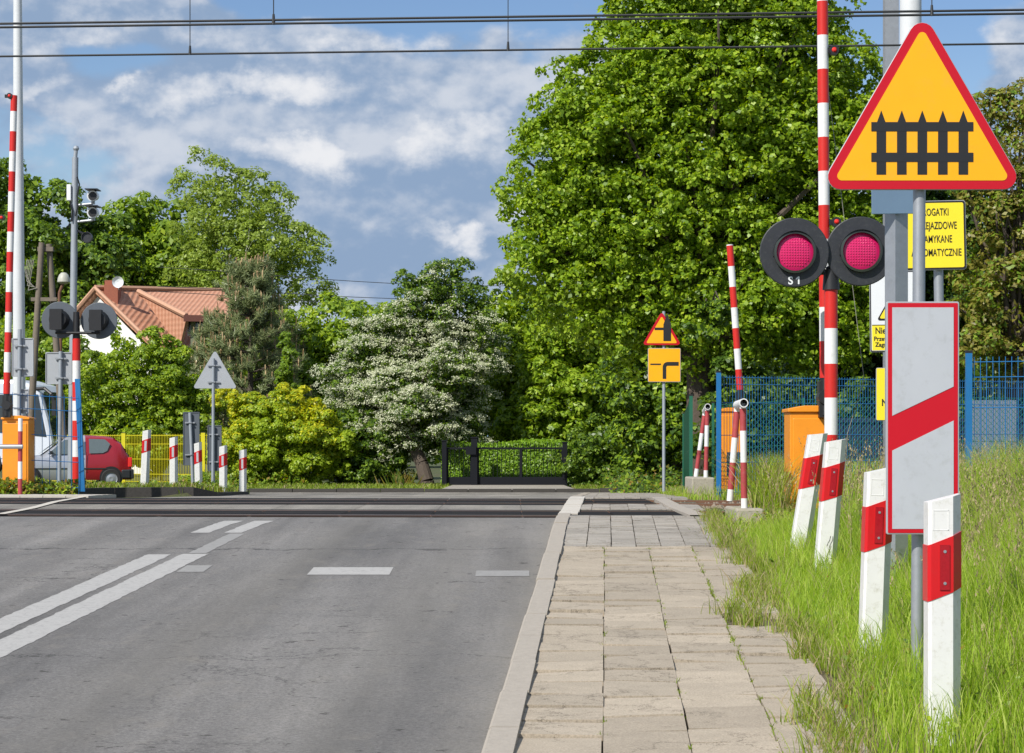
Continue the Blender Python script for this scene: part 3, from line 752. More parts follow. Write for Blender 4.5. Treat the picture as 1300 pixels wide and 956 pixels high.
# yellow board on its own pole
def board_sign(name, label, px0, px1, py0, py1, d, mat, rim=None, polepx=None, poler=.03, tilt=0, group=None):
    cx, cz = WX((px0+px1)/2, d), WZ((py0+py1)/2, d); w = (px1-px0)/F*d; hh = (py1-py0)/F*d
    t = thing(name, label, 'sign', group, loc=(cx, d, cz))
    mb = MB(); mb.prism(sh(round_rect(w, hh, .02), cx, cz), d-.012, d); mb.build('plate', M['greyback'], t, bevel=.002)
    if rim:
        mb = MB(); mb.prism(sh(round_rect(w-.008, hh-.008, .017), cx, cz), d-.014, d-.0125); mb.build('border', rim, t)
    mb = MB(); k = .032 if rim else .012
    mb.prism(sh(round_rect(w-k, hh-k, .012), cx, cz), d-.016, d-.0145); mb.build('face', mat, t)
    t.rotation_euler = (0, tilt, 0)
    return t, cx, cz, w, hh
t, cx, cz, w, hh = board_sign('information_board', 'yellow board with black capitals ROGATKI on a pole behind the big triangle', 1146, 1226, 255, 343, 15.05, M['lemon'], M['black'], tilt=-.02)
for k, s in enumerate(('ROGATKI', 'PRZEJAZDOWE', 'ZAMYKANE', 'AUTOMATYCZNIE')):
    text('lettering', s, .070, (.010, -.0165, .135-k*.092), M['black'], t, 'CENTER', .585, bold=.0004)
mb = MB(); pz = float(verge(WX(1189, 15.15), 15.15)); mb.tube((WX(1187, 15.15), 15.10, pz-.3), (WX(1189, 15.15), 15.10, cz+.22), .033, n=16); mb.build('pole', M['galv'], t, smooth=True)
# high voltage warning, on the pale mast behind
t, cx, cz, w, hh = board_sign('voltage_warning_sign', 'white sign with yellow warning triangle and yellow lettering panel behind the striped board', 1104, 1162, 344, 447, 24.6, M['signwhite'], M['black'], tilt=-.012)
mb = MB(); mb.prism([(-w/2+.022,-hh/2+.022),(w/2-.022,-hh/2+.022),(w/2-.022,-hh/2+.30),(-w/2+.022,-hh/2+.30)], -.0185, -.0165)
o = mb.build('yellow_panel', M['lemon']); o.parent = t
mb = MB(); mb.prism(sh(round_tri(.36, .02), 0, -.10), -.0180, -.0165); o = mb.build('triangle_border', M['black']); o.parent = t
mb = MB(); mb.prism(sh(round_tri(.30, .012), 0, -.078), -.0195, -.0182); o = mb.build('warning_triangle', M['lemon']); o.parent = t
mb = MB(); mb.prism([(.01,.12),(-.03,.03),(.005,.035),(-.012,-.045),(.035,.055),(.0,.05)], -.0208, -.0197); o = mb.build('lightning_symbol', M['black']); o.parent = t
mb = MB(); mb.prism([(-w/2+.022,-hh/2+.298),(w/2-.022,-hh/2+.298),(w/2-.022,-hh/2+.306),(-w/2+.022,-hh/2+.306)], -.0205, -.0190); o = mb.build('rule', M['black']); o.parent = t
text('lettering', 'Nie dotykaj', .10, (-.20, -.0188, -.245), M['black'], t, sx=.82, bold=.002)
text('lettering', 'Przewody', .068, (-.215, -.0188, -.325), M['black'], t, sx=.95, bold=.0015)
text('lettering', 'Zagro\u017cenie', .068, (-.20, -.0188, -.39), M['black'], t, sx=.95, bold=.0015)
t, cx, cz, w, hh = board_sign('notice_board', 'lower yellow notice with bold black capitals peeking out left of the striped board', 1112, 1162, 467, 534, 24.6, M['lemon'])
for k, (s, py) in enumerate((('P', 481), ('T', 503), ('NA', 515))):
    text('lettering', s, .105, (-.10+(.02 if k < 2 else -.06), -.017, WZ(py, 24.6)-cz), M['black'], t, sx=.8, bold=.003)

# square galvanised post with the blue-grey plate
D = 14.0; x = WX(1138, D); zg = float(verge(x, D))
t = thing('square_post', 'square galvanised post carrying a small blank blue grey plate behind the triangle sign', 'post', loc=(x, D, zg))
mb = MB(); mb.box((x, D, (zg-.2+WZ(236, D))/2), (.105, .10, WZ(236, D)-zg+.2), rz=.55); mb.build('shaft', M['galv'], t)
mb = MB(); mb.box((WX(1130, D), D-.09, WZ(258, D)), (53/F*D, .015, 31/F*D), ry=-.012); mb.build('plate', M['plate'], t, bevel=.003)
mb = MB(); mb.box((WX(1132, D), D-.092, WZ(240, D)), (48/F*D, .012, 4/F*D)); mb.build('plate_rim', M['signwhite'], t)

# ------------------------------------------------------------ barrier signals
def banded(mb, p0, p1, r, bands, n=16):
    """tube with colour bands; bands = list of (fraction_end, mat index)"""
    p0, p1 = Vector(p0), Vector(p1); a = 0
    for b, mi in bands:
        mb.tube(p0.lerp(p1, a), p0.lerp(p1, b), r, r, n, mi, caps=True); a = b
def signal_head(t, cx, y, cz, r, front=True):
    """round backing disc, hood, lens seen from the front; lamp housing seen from behind"""
    hd_y = -1 if front else 1
    mb = MB(); mb.lathe([(0,0),(r-.008,0),(r,.006),(r,.016),(0,.016)], (cx, y, cz), 'Y', 48)
    dsc = mb.build('disc', M['charcoal'] if front else M['darkback'], t)
    if front:
        mb = MB(); mb.lathe([(.190,.0),(.190,-.05),(.168,-.055),(.168,-.002)], (cx, y, cz), 'Y', 40); mb.build('bezel', M['bezel'], t, smooth=True)
        mb = MB(); mb.lathe([(0,-.034),(.06,-.032),(.12,-.025),(.167,-.010)], (cx, y, cz), 'Y', 40)
        # fresnel studs
        for i in range(-6, 7):
            for j in range(-6, 7):
                if i*i+j*j < 36:
                    rr = math.hypot(i, j)*.0235
                    mb.lathe([(0,-.0065),(.0065,-.0045),(.0085,0)], (cx+i*.0235, y-.034+rr*rr*.75, cz+j*.0235), 'Y', 6, 1)
        mb.build('lens', [M['lens'], M['lens']], t, smooth=True)
        # visor round the top
        mb = MB(); n = 20; vs = []
        for i in range(n+1):
            a = R(-10+200*i/n); ca, sa = math.cos(a), math.sin(a); dpt = .035+.035*max(0, math.sin(a))
            for rr, yy in ((.192, 0), (.192, -dpt), (.197, -dpt), (.197, 0)): vs.append((cx+ca*rr, y+yy, cz+sa*rr))
        fs = []
        for i in range(n):
            for k in range(4): fs.append((i*4+k, i*4+(k+1)%4, (i+1)*4+(k+1)%4, (i+1)*4+k))
        mb.add(vs, fs); mb.build('visor', M['charcoal'], t)
    mb = MB()
    yb = y+.02*(-hd_y if front else 1)
    s = 1 if front else -1
    mb.tube((cx, y+s*.016, cz), (cx, y+s*.20, cz), .17, .14, 20); mb.box((cx-.02, y+s*.17, cz), (.2, .16, .34))
    mb.build('lamp_housing', M['black'], t)
    return dsc
# near signal on the right
D = 20.0; mx_ = WX(1055, D); zg = float(h(D))
sig = thing('crossing_signal', 'near crossing signal with two magenta lamps on black discs over a striped mast', 'railway signal', 'crossing signals', (mx_, D, zg))
mb = MB()
banded(mb, (mx_, D, zg-.1), (mx_, D, WZ(366, D)), .060, [((WZ(p, D)-zg+.1)/(WZ(366, D)-zg+.1), c) for p, c in ((640,0),(596,1),(552,0),(505,1),(462,0),(417,1),(366,0))], 24)
mb.build('mast', [M['red'], M['white']], sig, smooth=True)
mb = MB(); mb.tube((mx_, D, WZ(368, D)), (mx_, D, WZ(342, D)), .078, .066, 20)
mb.tube((mx_-.04, D, WZ(342, D)), (mx_+.03, D, WZ(336, D)), .02)
mb.tube((WX(1012, D), D+.10, WZ(345, D)), (WX(1086, D), D+.10, WZ(345, D)), .022)
mb.build('mast_head', M['black'], sig, smooth=True)
signal_head(sig, WX(1006.5, D), D-.12, WZ(322, D), .314)
signal_head(sig, WX(1091, D), D-.08, WZ(320, D), .314)
mb = MB(); x1_, z1_ = WX(1006, D)+.022, WZ(362, D)
mb.prism([(x1_+.012, z1_), (x1_+.026, z1_), (x1_+.026, z1_+.07), (x1_+.014, z1_+.07), (x1_-.006, z1_+.053), (x1_-.006, z1_+.040), (x1_+.012, z1_+.051)], D-.1235, D-.121); mb.build('numeral', M['signwhite'], sig)
text('lettering', 'S', .098, (WX(1006, D)-mx_-.055, -.12-.001, WZ(362, D)-zg), M['signwhite'], sig, sx=1.0, bold=.0022)
# far signal on the left, seen from behind
D = 36.6; mx_ = WX(97, D); zg = float(verge(WX(97,D), D))
sf = thing('crossing_signal', 'far crossing signal seen from behind, two grey discs on a red and white mast', 'railway signal', 'crossing signals', (mx_, D, zg))
mb = MB(); top = WZ(430, D); bot = zg-.1
bds = [(605,0),(580,0),(559,1),(534,0),(509,1),(485,0),(458,1),(430,0)]
banded(mb, (mx_, D, bot), (mx_, D, top), .066, [((WZ(p, D)-bot)/(top-bot), c) for p, c in bds], 18)
mb.build('mast', [M['red'], M['white']], sf, smooth=True)
mb = MB(); mb.tube((mx_, D, WZ(431, D)), (mx_, D, WZ(396, D)), .062, .05, 14)
mb.tube((WX(72, D), D-.10, WZ(423, D)), (WX(128, D), D-.10, WZ(423, D)), .022)
mb.build('mast_head', M['black'], sf, smooth=True)
for px, py in ((75, 406), (125, 407)):
    signal_head(sf, WX(px, D), D+.05, WZ(py, D), .305, False)
# ------------------------------------------------------------ barriers
def barrier(name_lab, D, cabinet, arm_bot, arm_top, r, band, first, over=0., lamps=(), lean_y=0., grille=None, counter=None):
    """cabinet = px0,px1,py_top,py_base ; arm endpoints (px,py)"""
    x0, x1 = WX(cabinet[0], D), WX(cabinet[1], D); z1, z0 = WZ(cabinet[2], D), WZ(cabinet[3], D)
    t = thing('barrier_gate', name_lab, 'barrier', 'level crossing barriers', ((x0+x1)/2, D, z0))
    w = x1-x0; cx = (x0+x1)/2; dp = .45
    zq = min(z0, float(verge(cx, D)))-.05
    mb = MB(); mb.box((cx, D+dp/2, (zq+z1-.03)/2), (w, dp, z1-zq-.03))
    mb.box((cx, D-.006, (z0+z1)/2-.02), (w-.05, .014, (z1-z0)-.14))
    cab = mb.build('cabinet', M['orange'], t, bevel=.012)
    mb = MB(); mb.prism([(cx-w/2-.02, z1-.03), (cx+w/2+.02, z1-.03), (cx+w/2+.02, z1), (cx+w*.2, z1+.03), (cx-w*.2, z1+.03), (cx-w/2-.02, z1)], D-.025, D+dp+.02)
    mb.build('lid', M['orange'], cab, bevel=.006)
    if grille:
        mb = MB(); gx0, gx1, gz1, gz0 = WX(grille[0], D), WX(grille[1], D), WZ(grille[2], D), WZ(grille[3], D)
        mb.box(((gx0+gx1)/2, D-.018, (gz0+gz1)/2), (gx1-gx0, .012, gz1-gz0)); 
        for k in range(7): mb.box(((gx0+gx1)/2, D-.026, gz0+(gz1-gz0)*(k+.5)/7), (gx1-gx0-.02, .006, .015))
        mb.build('grille', M['darkgrille'], cab)
    a = Vector((WX(arm_bot[0], D), D-.06, WZ(arm_bot[1], D))); b = Vector((WX(arm_top[0], D), D-.06+lean_y, WZ(arm_top[1], D)))
    ln = (b-a).length; b2 = b+(b-a).normalized()*over; tot = (b2-a).length
    # bands are counted from the tip reference so that the colours fall as in the place
    zs = []; mb = MB(); pos = 0.0; k = first[1]; nxt = first[0]
    bands = []
    while pos < tot-1e-4:
        e = min(nxt, tot); bands.append((e/tot, k)); pos = e; nxt = e+band; k = 1-k
    banded(mb, a, b2, r, bands, 14); mb.build('arm', [M['red'], M['white']], t, smooth=True)
    mb = MB(); mb.tube(a+Vector((0,0,-.35)), a+Vector((0,0,.02)), r*.9, n=10); mb.box(tuple(a+Vector((0,.05,-.2))), (.12,.16,.34)); mb.tube(a+Vector((0,-.06,-.18)), a+Vector((0,.14,-.18)), .07, n=16)
    mb.build('arm_bracket', M['black'], t)
    for (px, py) in lamps:
        p = Vector((WX(px, D), D-.09, WZ(py, D)))
        mb = MB(); mb.tube(p+Vector((0,.05,0)), p+Vector((0,-.03,0)), .045, n=16); mb.box(tuple(p+Vector((-.05,.02,0))), (.06,.04,.05)); lm = mb.build('arm_lamp', M['black'], t)
        mb = MB(); mb.lathe([(0,-.02),(.014,-.016),(.024,0)], (p.x, p.y-.03, p.z), 'Y', 14); mb.build('lens', M['smalllens'], lm, smooth=True)
    return t
barrier('near barrier on the right, orange cabinet with its striped arm raised beyond the picture top', 20.8, (1003, 1062, 519, 642), (1046.5, 480), (1043, 0), .052, .3195, (.345,0), over=1.3, lamps=((1057,66),(1060,283)))
barrier('orange barrier cabinet behind the blue fence with its short striped arm leaning left', 34.0, (914, 945, 520, 612), (939, 495), (926, 311), .052, .318, (.315,0), grille=(923,940,574,604))
tb = barrier('far barrier at the left edge, orange cabinet and tall striped arm raised upright', 34.6, (3, 36, 530, 614), (9.5, 500), (19, 122), .052, .3145, (.334,0), lamps=((14,123),(4,277)))

# ------------------------------------------------------------ pedestrian hoops
def hoop(lab, D, a_top, a_bot, b_top, b_bot, depth, block):
    base = (WX(a_bot[0], D), D, WZ(block[3], D))
    t = thing('pedestrian_hoop', lab, 'guard rail', 'striped guard rails', base)
    P = lambda p, d: Vector((WX(p[0], D), d, WZ(p[1], D)))
    B = [(k/6, [1,0,0,1,0,1][k-1]) for k in range(1, 7)]
    for (tp, bt, d) in ((a_top, a_bot, D), (b_top, b_bot, D+depth)):
        mb = MB(); a = P(bt, d); b = P(tp, d)
        banded(mb, a, b, .030, [(.1,1),(.44,0),(.74,1),(.95,0),(1,1)] if d == D else [(.12,1),(.4,0),(.66,1),(.93,0),(1,1)], 14)
        mb.build('leg', [M['dullred'], M['white']], t, smooth=True)
    mb = MB(); p = P(a_top, D); q = P(b_top, D+depth); rr = .042
    # open-ended rail: outer and inner wall
    d = (q-p).normalized(); p = p-d*.10
    mb.tube(p, q, rr, rr, 18, 0, caps=False); mb.tube(q, p, rr-.008, rr-.008, 18, 1, caps=False); 
    mb.lathe([(rr-.009,0),(rr,0)], tuple(p), 'Y', 18, 0)
    mb.build('top_rail', [M['white'], M['black']], t)
    mb = MB(); x0, x1 = WX(block[0], D), WX(block[1], D); z1, z0 = WZ(block[2], D), WZ(block[3], D)
    mb.box(((x0+x1)/2, D+depth/2, (z0+z1)/2-.05), (x1-x0, depth+.35, z1-z0+.1), rz=.02)
    mb.build('concrete_block', M['concrete'], t, bevel=.02)
hoop('near striped guard rail standing on a low mossy concrete block by the near track', 20.3, (943,512), (945,646), (944,513), (934,638), .55, (931,966,645,668))
hoop('smaller striped guard rail on a concrete block beyond the tracks, left of the blue post', 30.0, (898,517), (896,606), (900,521), (888,606), .6, (876,905,606,630))

# ------------------------------------------------------------ masts, poles
def pole_thing(name, lab, cat, px, d, top_z, r0, r1, mat, group=None, px_top=None, n=20):
    x = WX(px, d); zg = float(verge(x, d)); t = thing(name, lab, cat, group, (x, d, zg))
    xt = x if px_top is None else WX(px_top, d)
    mb = MB(); mb.tube((x, d, zg-.3), (xt, d, top_z), r0, r1, n); mb.build('shaft', mat, t, smooth=True)
    return t, x, zg
t, x, zg = pole_thing('catenary_mast', 'broad pale tubular mast rising behind the yellow triangle sign', 'mast', 1156, 26.5, 9.5, .145, .125, M['mast'], 'overhead line masts')
mb = MB(); mb.box((x, 26.5, zg+.1), (.6,.6,.3)); mb.build('footing', M['concrete'], t)
for py_ in (395, 500):
    mb = MB(); mb.box((x,26.2,WZ(py_,25)),(.5,.05,.05)); mb.box((x-.1,25.4,WZ(py_,25)),(.04,1.55,.04)); mb.build('sign_bracket', M['galv'], t)
t, x, zg = pole_thing('catenary_mast', 'pale tapering mast at the left edge behind the far barrier arm', 'mast', 25, 40.0, 11.0, .125, .07, M['mast'], 'overhead line masts', px_top=22)
mb = MB(); mb.box((x, 40, zg+.1), (.6,.6,.3)); mb.build('footing', M['concrete'], t)
D = 27.5; x = WX(1131, D); zg = float(verge(x, D))
t = thing('steel_mast', 'grey H profile steel mast rising left of the pale tubular mast', 'mast', loc=(x, D, zg))
mb = MB(); H_ = 9.4
for dy in (-.08, .08): mb.box((x, D+dy, zg+H_/2), (.17, .014, H_))
mb.box((x, D, zg+H_/2), (.012, .144, H_)); o = mb.build('shaft', M['galv'], t); 

# overhead wires
def wire(lab, yc, z, name='contact_wire', group='contact wires over the tracks', r=.013, droppers=()):
    t = thing(name, lab, 'overhead wire', group, (0, yc, z))
    mb = MB()
    for dz, dx in (((0,0),(.038,0)) if yc < 24 else ((0,0),)):
        pts = [Vector((x, tq(x, yc), z+dz)) for x in np.arange(-60, 61, 10.)]
        mb.path(pts, r, 6)
    mb.build('conductor', M['wire'], t)
    mb = MB(); pts = [Vector((x, tq(x, yc), z+1.25+.0006*(x*x))) for x in np.arange(-60, 61, 6.)]; mb.path(pts, .009, 6); mb.build('messenger', M['wire'], t)
    for px in droppers:
        x = WX(px, yc); y = tq(x, yc); mb = MB(); mb.tube((x,y,z), (x,y,z+1.25), .006, n=6); mb.tube((x,y,z-.01),(x,y,z+.10),.02,.012,n=8); mb.build('dropper', M['wire'], t)
    return t
wire('upper pair of dark contact wires crossing the sky, over the nearer track', 22.8, WZ(26, 22.8), droppers=(345, 1176))
wire('lower single looking dark contact wire crossing the sky, over the farther track', 26.35, WZ(63.5, 26.35), droppers=(237, 645))
# distant power lines
pl = thing('power_line', 'three thin distant cables behind the trees above the pale flowering tree', 'power line', loc=(-5, 92, 8))
for a, b in ((349, 362), (371, 377), (379, 389)):
    mb = MB(); pts = [Vector((WX(px, 92), 92, WZ(a+(b-a)*(px-340)/400+6*math.sin((px-340)/400*math.pi), 92))) for px in range(200, 900, 50)]; mb.path(pts, .014, 5); mb.build('cable', M['wire'], pl)
# thin stay wire by the barrier arm
st = MB(); D = 20.9
st.path([Vector((WX(1051, D), D, WZ(110, D))), Vector((WX(1097, D), D, WZ(482, D))), Vector((WX(1076, D), D, WZ(550, D))), Vector((WX(1070, D), D, WZ(640, D)))], .003, 5)
tag(st.build('stay_cord', M['palewire']), 'thin pale cord hanging slack beside the near barrier arm', 'cord')

# camera mast
D = 38.5; x = WX(95, D); zg = float(verge(x, D))
t = thing('camera_mast', 'slim grey mast with two white cameras and a round horn, above the far signal', 'mast', loc=(x, D, zg))
mb = MB(); mb.tube((WX(90,D), D, zg-.2), (WX(95.5,D), D, WZ(200, D)), .066, .055, 14); mb.tube((WX(95.5,D), D, WZ(200,D)), (WX(96.5,D), D, WZ(190,D)), .035, n=10)
mb.lathe([(0,.09),(.04,.07),(.055,.03),(.04,0),(.035,0)], (WX(96.5,D), D, WZ(191,D)), 'Z', 14); mb.build('shaft', M['galvdull'], t, smooth=True)
for k, (py, fx) in enumerate(((249, 118), (270, 118))):
    cx, cz = WX(fx, D), WZ(py, D)
    mb = MB(); mb.tube((cx-.02, D+.25, cz+.03), (cx+.03, D-.22, cz-.02), .085, .095, 18); cam = mb.build('camera', M['signwhite'], t, smooth=True)
    mb = MB(); mb.lathe([(0,0),(.075,0)], (cx+.034, D-.229, cz-.022), 'Y', 16); mb.box((cx+.03, D-.16, cz+.09), (.22,.36,.015)); mb.build('front_glass', M['black'], cam)
    mb = MB(); mb.tube((WX(97,D), D, cz-.16), (cx, D, cz-.13), .022, n=8); mb.box((cx, D, cz-.11), (.06,.08,.06)); mb.build('camera_arm', M['galv'], t)
mb = MB(); cx, cz = WX(111.5,D), WZ(302,D); mb.tube((cx, D+.15, cz), (cx, D-.1, cz), .04, .09, 20); mb.lathe([(0,-.09),(.085,-.1),(.085,-.13),(.095,-.13),(.095,-.02)], (cx,D,cz),'Y',20); mb.tube((WX(97,D),D,WZ(292,D)),(cx,D+.05,cz+.02),.02,n=8); mb.build('horn', M['charcoal'], t)
mb = MB(); mb.box((WX(88.5,D), D-.02, WZ(245,D)), (.075,.14,.28)); mb.build('antenna_panel', M['signwhite'], t, bevel=.01)
mb = MB(); mb.path([Vector((WX(a,D), D-.08, WZ(b,D))) for a, b in ((99,225),(102,235),(99,248),(100,262),(97,275))], .014, 6); mb.path([Vector((WX(a,D), D-.08, WZ(b,D))) for a, b in ((90,256),(93,268),(92,282))], .014, 6); mb.build('cable', M['black'], t)

# old lamp and wooden A pole behind
D = 62; x = WX(80, D); zg = float(h(D))
t = thing('street_lamp', 'old street lamp with dished head on a curved arm behind the grey discs', 'street lamp', loc=(x, D, zg))
mb = MB(); mb.path([Vector((WX(77,D),D,zg-.2)), Vector((WX(77,D),D,WZ(425,D))), Vector((WX(75,D),D,WZ(395,D))), Vector((WX(75.5,D),D,WZ(372,D))), Vector((WX(80,D),D,WZ(360,D)))], .045, 10); mb.build('pole', M['rust'], t)
mb = MB(); cx, cz = WX(81,D), WZ(358,D)
mb.lathe([(0,.27),(.07,.26),(.13,.2),(.17,.1),(.18,.0),(.10,-.05),(0,-.07)], (cx, D, cz), 'Z', 20); mb.build('lamp_head', M['lampshade'], t, smooth=True)
D = 60; x = WX(50, D); zg = float(h(D))
t = thing('wooden_pole', 'weathered wooden A frame pole behind the pale mast at the left', 'utility pole', loc=(x, D, zg))
mb = MB(); mb.tube((WX(33,D),D,zg-.3),(WX(53,D),D,WZ(308,D)),.11,.08,12); mb.build('front_leg', M['wood'], t, smooth=True)
mb = MB(); mb.tube((WX(84,D),D+.2,zg-.3),(WX(60,D),D+.2,WZ(309,D)),.11,.08,12); mb.build('rear_leg', M['wood'], t, smooth=True)
mb = MB(); mb.box((WX(57,D),D+.1,WZ(316,D)),(.42,.16,.12)); mb.build('cross_piece', M['wood'], t); mb = MB(); mb.box((WX(56,D),D,WZ(380,D)),(.7,.1,.10)); mb.build('cross_piece', M['wood'], t)
mb = MB()
for k in range(5): mb.path([Vector((WX(36+k*2,D),D-.1,WZ(330,D))), Vector((WX(33+k,D),D-.1,WZ(345+k*6,D))), Vector((WX(40+k*2,D),D-.1,WZ(362+k,D)))], .012, 5)
mb.build('wire_coil', M['palewire'], t)

# ------------------------------------------------------------ signs seen from behind at the left
def back_sign(name, lab, D, polepx, polepy0, polebot, boards, tilt=0, tri=None, mat='greyback', off=.05, group='signs seen from behind'):
    x = WX(polepx, D); zg = float(verge(x, D)); t = thing(name, lab, 'sign', group, (x, D, zg))
    mb = MB(); mb.tube((WX(polebot, D), D, zg-.2), (x, D, WZ(polepy0, D)), .032, n=14); mb.build('pole', M['galvdull'], t, smooth=True)
    for (a, b, c, d_) in boards:
        cx, cz = WX((a+b)/2, D), WZ((c+d_)/2, D); w, hh = (b-a)/F*D, (d_-c)/F*D
        mb = MB(); mb.prism(sh(round_rect(w, hh, .015), cx, cz), D+off, D+off+.014); 
        for s in (-1, 1): mb.box((cx+s*(w/2-.01), D+off-.006, cz), (.012, .014, hh-.04))
        for s in (-1, 1): mb.box((cx, D+off-.006, cz+s*(hh/2-.01)), (w-.04, .014, .012))
        bo = mb.build('board', M[mat], t)
        for f_ in (.3, -.3):
            mb = MB(); mb.box((x, D+off-.03, cz+f_*hh), (.20, .02, .028)); mb.box((x, D, cz+f_*hh), (.085, .09, .022)); mb.build('clamp', M['galv'], bo)
    if tri:
        a, b, c, d_ = tri; side = (b-a)/F*D*1.03
        mb = MB(); mb.prism(sh(round_tri(side, .04), WX((a+b)/2, D), WZ(d_, D)-min(p[1] for p in round_tri(side, .04))), D+off, D+off+.014)
        bo = mb.build('triangular_plate', M[mat], t)
        for py in (464, 485):
            mb = MB(); mb.box((x, D+off-.03, WZ(py, D)), (.26, .02, .028)); mb.box((x, D, WZ(py, D)), (.085, .09, .022)); mb.build('clamp', M['galv'], bo)
    return t
back_sign('sign_back', 'grey backs of two stacked rectangular boards on a pole in front of the white coach', 36.0, 25, 418, 24, [(14,42,429,478),(26,36,494,525)])
back_sign('sign_back', 'grey back of a square board on a thin pole, just left of the far signal', 37.6, 77, 446, 75, [(57,91,447,488)])
back_sign('triangular_sign_back', 'grey back of a triangular sign on a tall thin pole before the pine', 46.5, 271, 455, 270, [], tri=(245,300,442,493))
back_sign('leaning_board_back', 'dark back of a tall narrow board on a leaning pole between the guide posts', 44.5, 241, 524, 246, [(232,253,523,591)], mat='darkback')
back_sign('board_back', 'dark back of a tall narrow board below the triangular sign', 47.2, 271, 541, 271, [(263,281,540,598)], mat='darkback')

# walkway rail at the left
D = 34.0; x = WX(24, D); zg = float(verge(x, D))
t = thing('walkway_rail', 'low grey rail with a red and white end post before the far orange cabinet', 'guard rail', loc=(x, D, zg))
mb = MB(); mb.tube((WX(-40, D), D, WZ(567, D)), (WX(29, D), D, WZ(567, D)), .035, n=12); mb.build('rail', M['galv'], t, smooth=True)
mb = MB(); banded(mb, (WX(24.5,D), D+.05, zg-.1), (WX(25,D), D+.05, WZ(531,D)), .035, [(.3,0),(.5,1),(.85,0),(1,1)], 12); mb.build('end_post', [M['dullred'], M['white']], t, smooth=True)

# ------------------------------------------------------------ fences
def mesh_fence(name, lab, pts, hgt, mat, sp, wr, rails, postmat=None, postw=.06, group=None, posts=True, zbase=None, diag=None, cat='fence', pextra=.04):
    """welded mesh panels between posts at pts; each panel and each post is a part"""
    z0 = [float(verge(x, y)) if zbase is None else zbase for x, y in pts]
    t = thing(name, lab, cat, group, (pts[0][0], pts[0][1], z0[0]))
    for (a, b), (c, d), za, zb in zip(pts[:-1], pts[1:], z0[:-1], z0[1:]):
        mb = MB(); ln = math.hypot(c-a, d-b); n = max(2, int(ln/sp)); u = Vector(((c-a)/ln, (d-b)/ln, 0))
        if diag is None:
            for i in range(n+1):
                f = i/n; x, y, z = a+(c-a)*f, b+(d-b)*f, za+(zb-za)*f
                mb.tube((x, y, z+.03), (x, y, z+hgt), wr, n=4, caps=False)
            for r_ in rails:
                for dd in (0,):
                    mb.tube((a, b, za+r_*hgt), (c, d, zb+r_*hgt), wr*1.3, n=4, caps=False)
        else:
            m = int(ln/diag); k = int(hgt/diag)
            for i in range(-k, m+1):
                for s in (1, -1):
                    # zigzag wire clipped to panel
                    u0, v0, u1, v1 = (i*diag, 0, i*diag+hgt, hgt) if s == 1 else (i*diag+hgt, 0, i*diag, hgt)
                    def clip(u0, v0, u1, v1):
                        t0, t1 = 0, 1; du = u1-u0
                        for lo, hi in ((0, ln),):
                            ta, tb = (lo-u0)/du, (hi-u0)/du
                            if ta > tb: ta, tb = tb, ta
                            t0, t1 = max(t0, ta), min(t1, tb)
                        return (t0, t1) if t1 > t0 else None
                    r_ = clip(u0, v0, u1, v1)
                    if not r_: continue
                    P = []
                    for tt in r_:
                        uu, vv = u0+(u1-u0)*tt, v0+(v1-v0)*tt
                        f = uu/ln; P.append((a+(c-a)*f, b+(d-b)*f, za+(zb-za)*f+vv))
                    mb.tube(P[0], P[1], wr, n=3, caps=False)
            for r_ in (0.02, .5, 1): mb.tube((a, b, za+r_*hgt), (c, d, zb+r_*hgt), wr*1.2, n=4, caps=False)
        mb.build('mesh_panel', mat, t)
    if posts:
        for (x, y), z in zip(pts, z0):
            mb = MB(); mb.box((x, y-.03, z+(hgt+pextra)/2-.1), (postw, postw*.7, hgt+pextra+.2)); p = mb.build('post', postmat or mat, t)
            mb = MB(); mb.box((x, y-.03, z+hgt+pextra+.008), (postw+.006, postw*.7+.006, .022)); mb.build('post_cap', M['black'], p)
    return t
def P2(px, d): return (WX(px, d), d)
mesh_fence('blue_mesh_fence', 'long blue welded mesh fence beyond the tracks starting at the bright blue post', [P2(912,29.0), P2(1345,33.0)], 1.64, M['blue'], .05, .0034, (.06,.3,.52,.78,.93,.985))
mesh_fence('blue_mesh_fence', 'nearer taller blue mesh panel at the right edge beside the bent blue post', [P2(1229,19.6), P2(1440,19.0)], 1.50, M['blue'], .055, .0034, (.1,.4,.7,.88,.97), postw=.055, zbase=.83)
mesh_fence('green_mesh_fence', 'dark green wire fence panel running away beside the road sign', [P2(877,33.), P2(868,41.)], 1.5, M['greenwire'], .06, .0045, (.05,.25,.5,.75,.97), postw=.05, diag=.07)
mesh_fence('chain_link_fence', 'green chain link fence running behind the long blue fence', [P2(905,36.), P2(1020,36.), P2(1140,36.5), P2(1350,37)], 1.45, M['greenwire'], .1, .0045, (), diag=.10, postw=.04)
mesh_fence('yellow_mesh_fence', 'yellow wire fence behind the red car and guide posts', [(WX(60,73),73.), (WX(157,72),72.), (WX(258,70),70), (WX(318,69),69)], 1.62, M['yelwire'], .07, .008, (.05,.2,.5,.8,.97), postw=.13)
tf = mesh_fence('thin_mesh_fence', 'thin blue grey mesh panel at the left edge with its leaning bright blue post', [P2(-60,34.4), P2(100,35.1)], 1.62, M['blue'], .11, .0045, (.1,.35,.6,.85,.98), posts=False)
x0, x1, D = WX(104.5,35.2), WX(98,35.2), 35.2
mb = MB(); zt = WZ(481, D); zb_ = WZ(624, D)
n_ = 1; mb.add([(x0-.04,D,zb_),(x0+.04,D,zb_),(x0+.04,D+.05,zb_),(x0-.04,D+.05,zb_),(x1-.04,D,zt),(x1+.04,D,zt),(x1+.04,D+.05,zt),(x1-.04,D+.05,zt)], [(0,1,5,4),(1,2,6,5),(2,3,7,6),(3,0,4,7),(4,5,6,7)])
mb.build('leaning_post', M['blue'], tf)

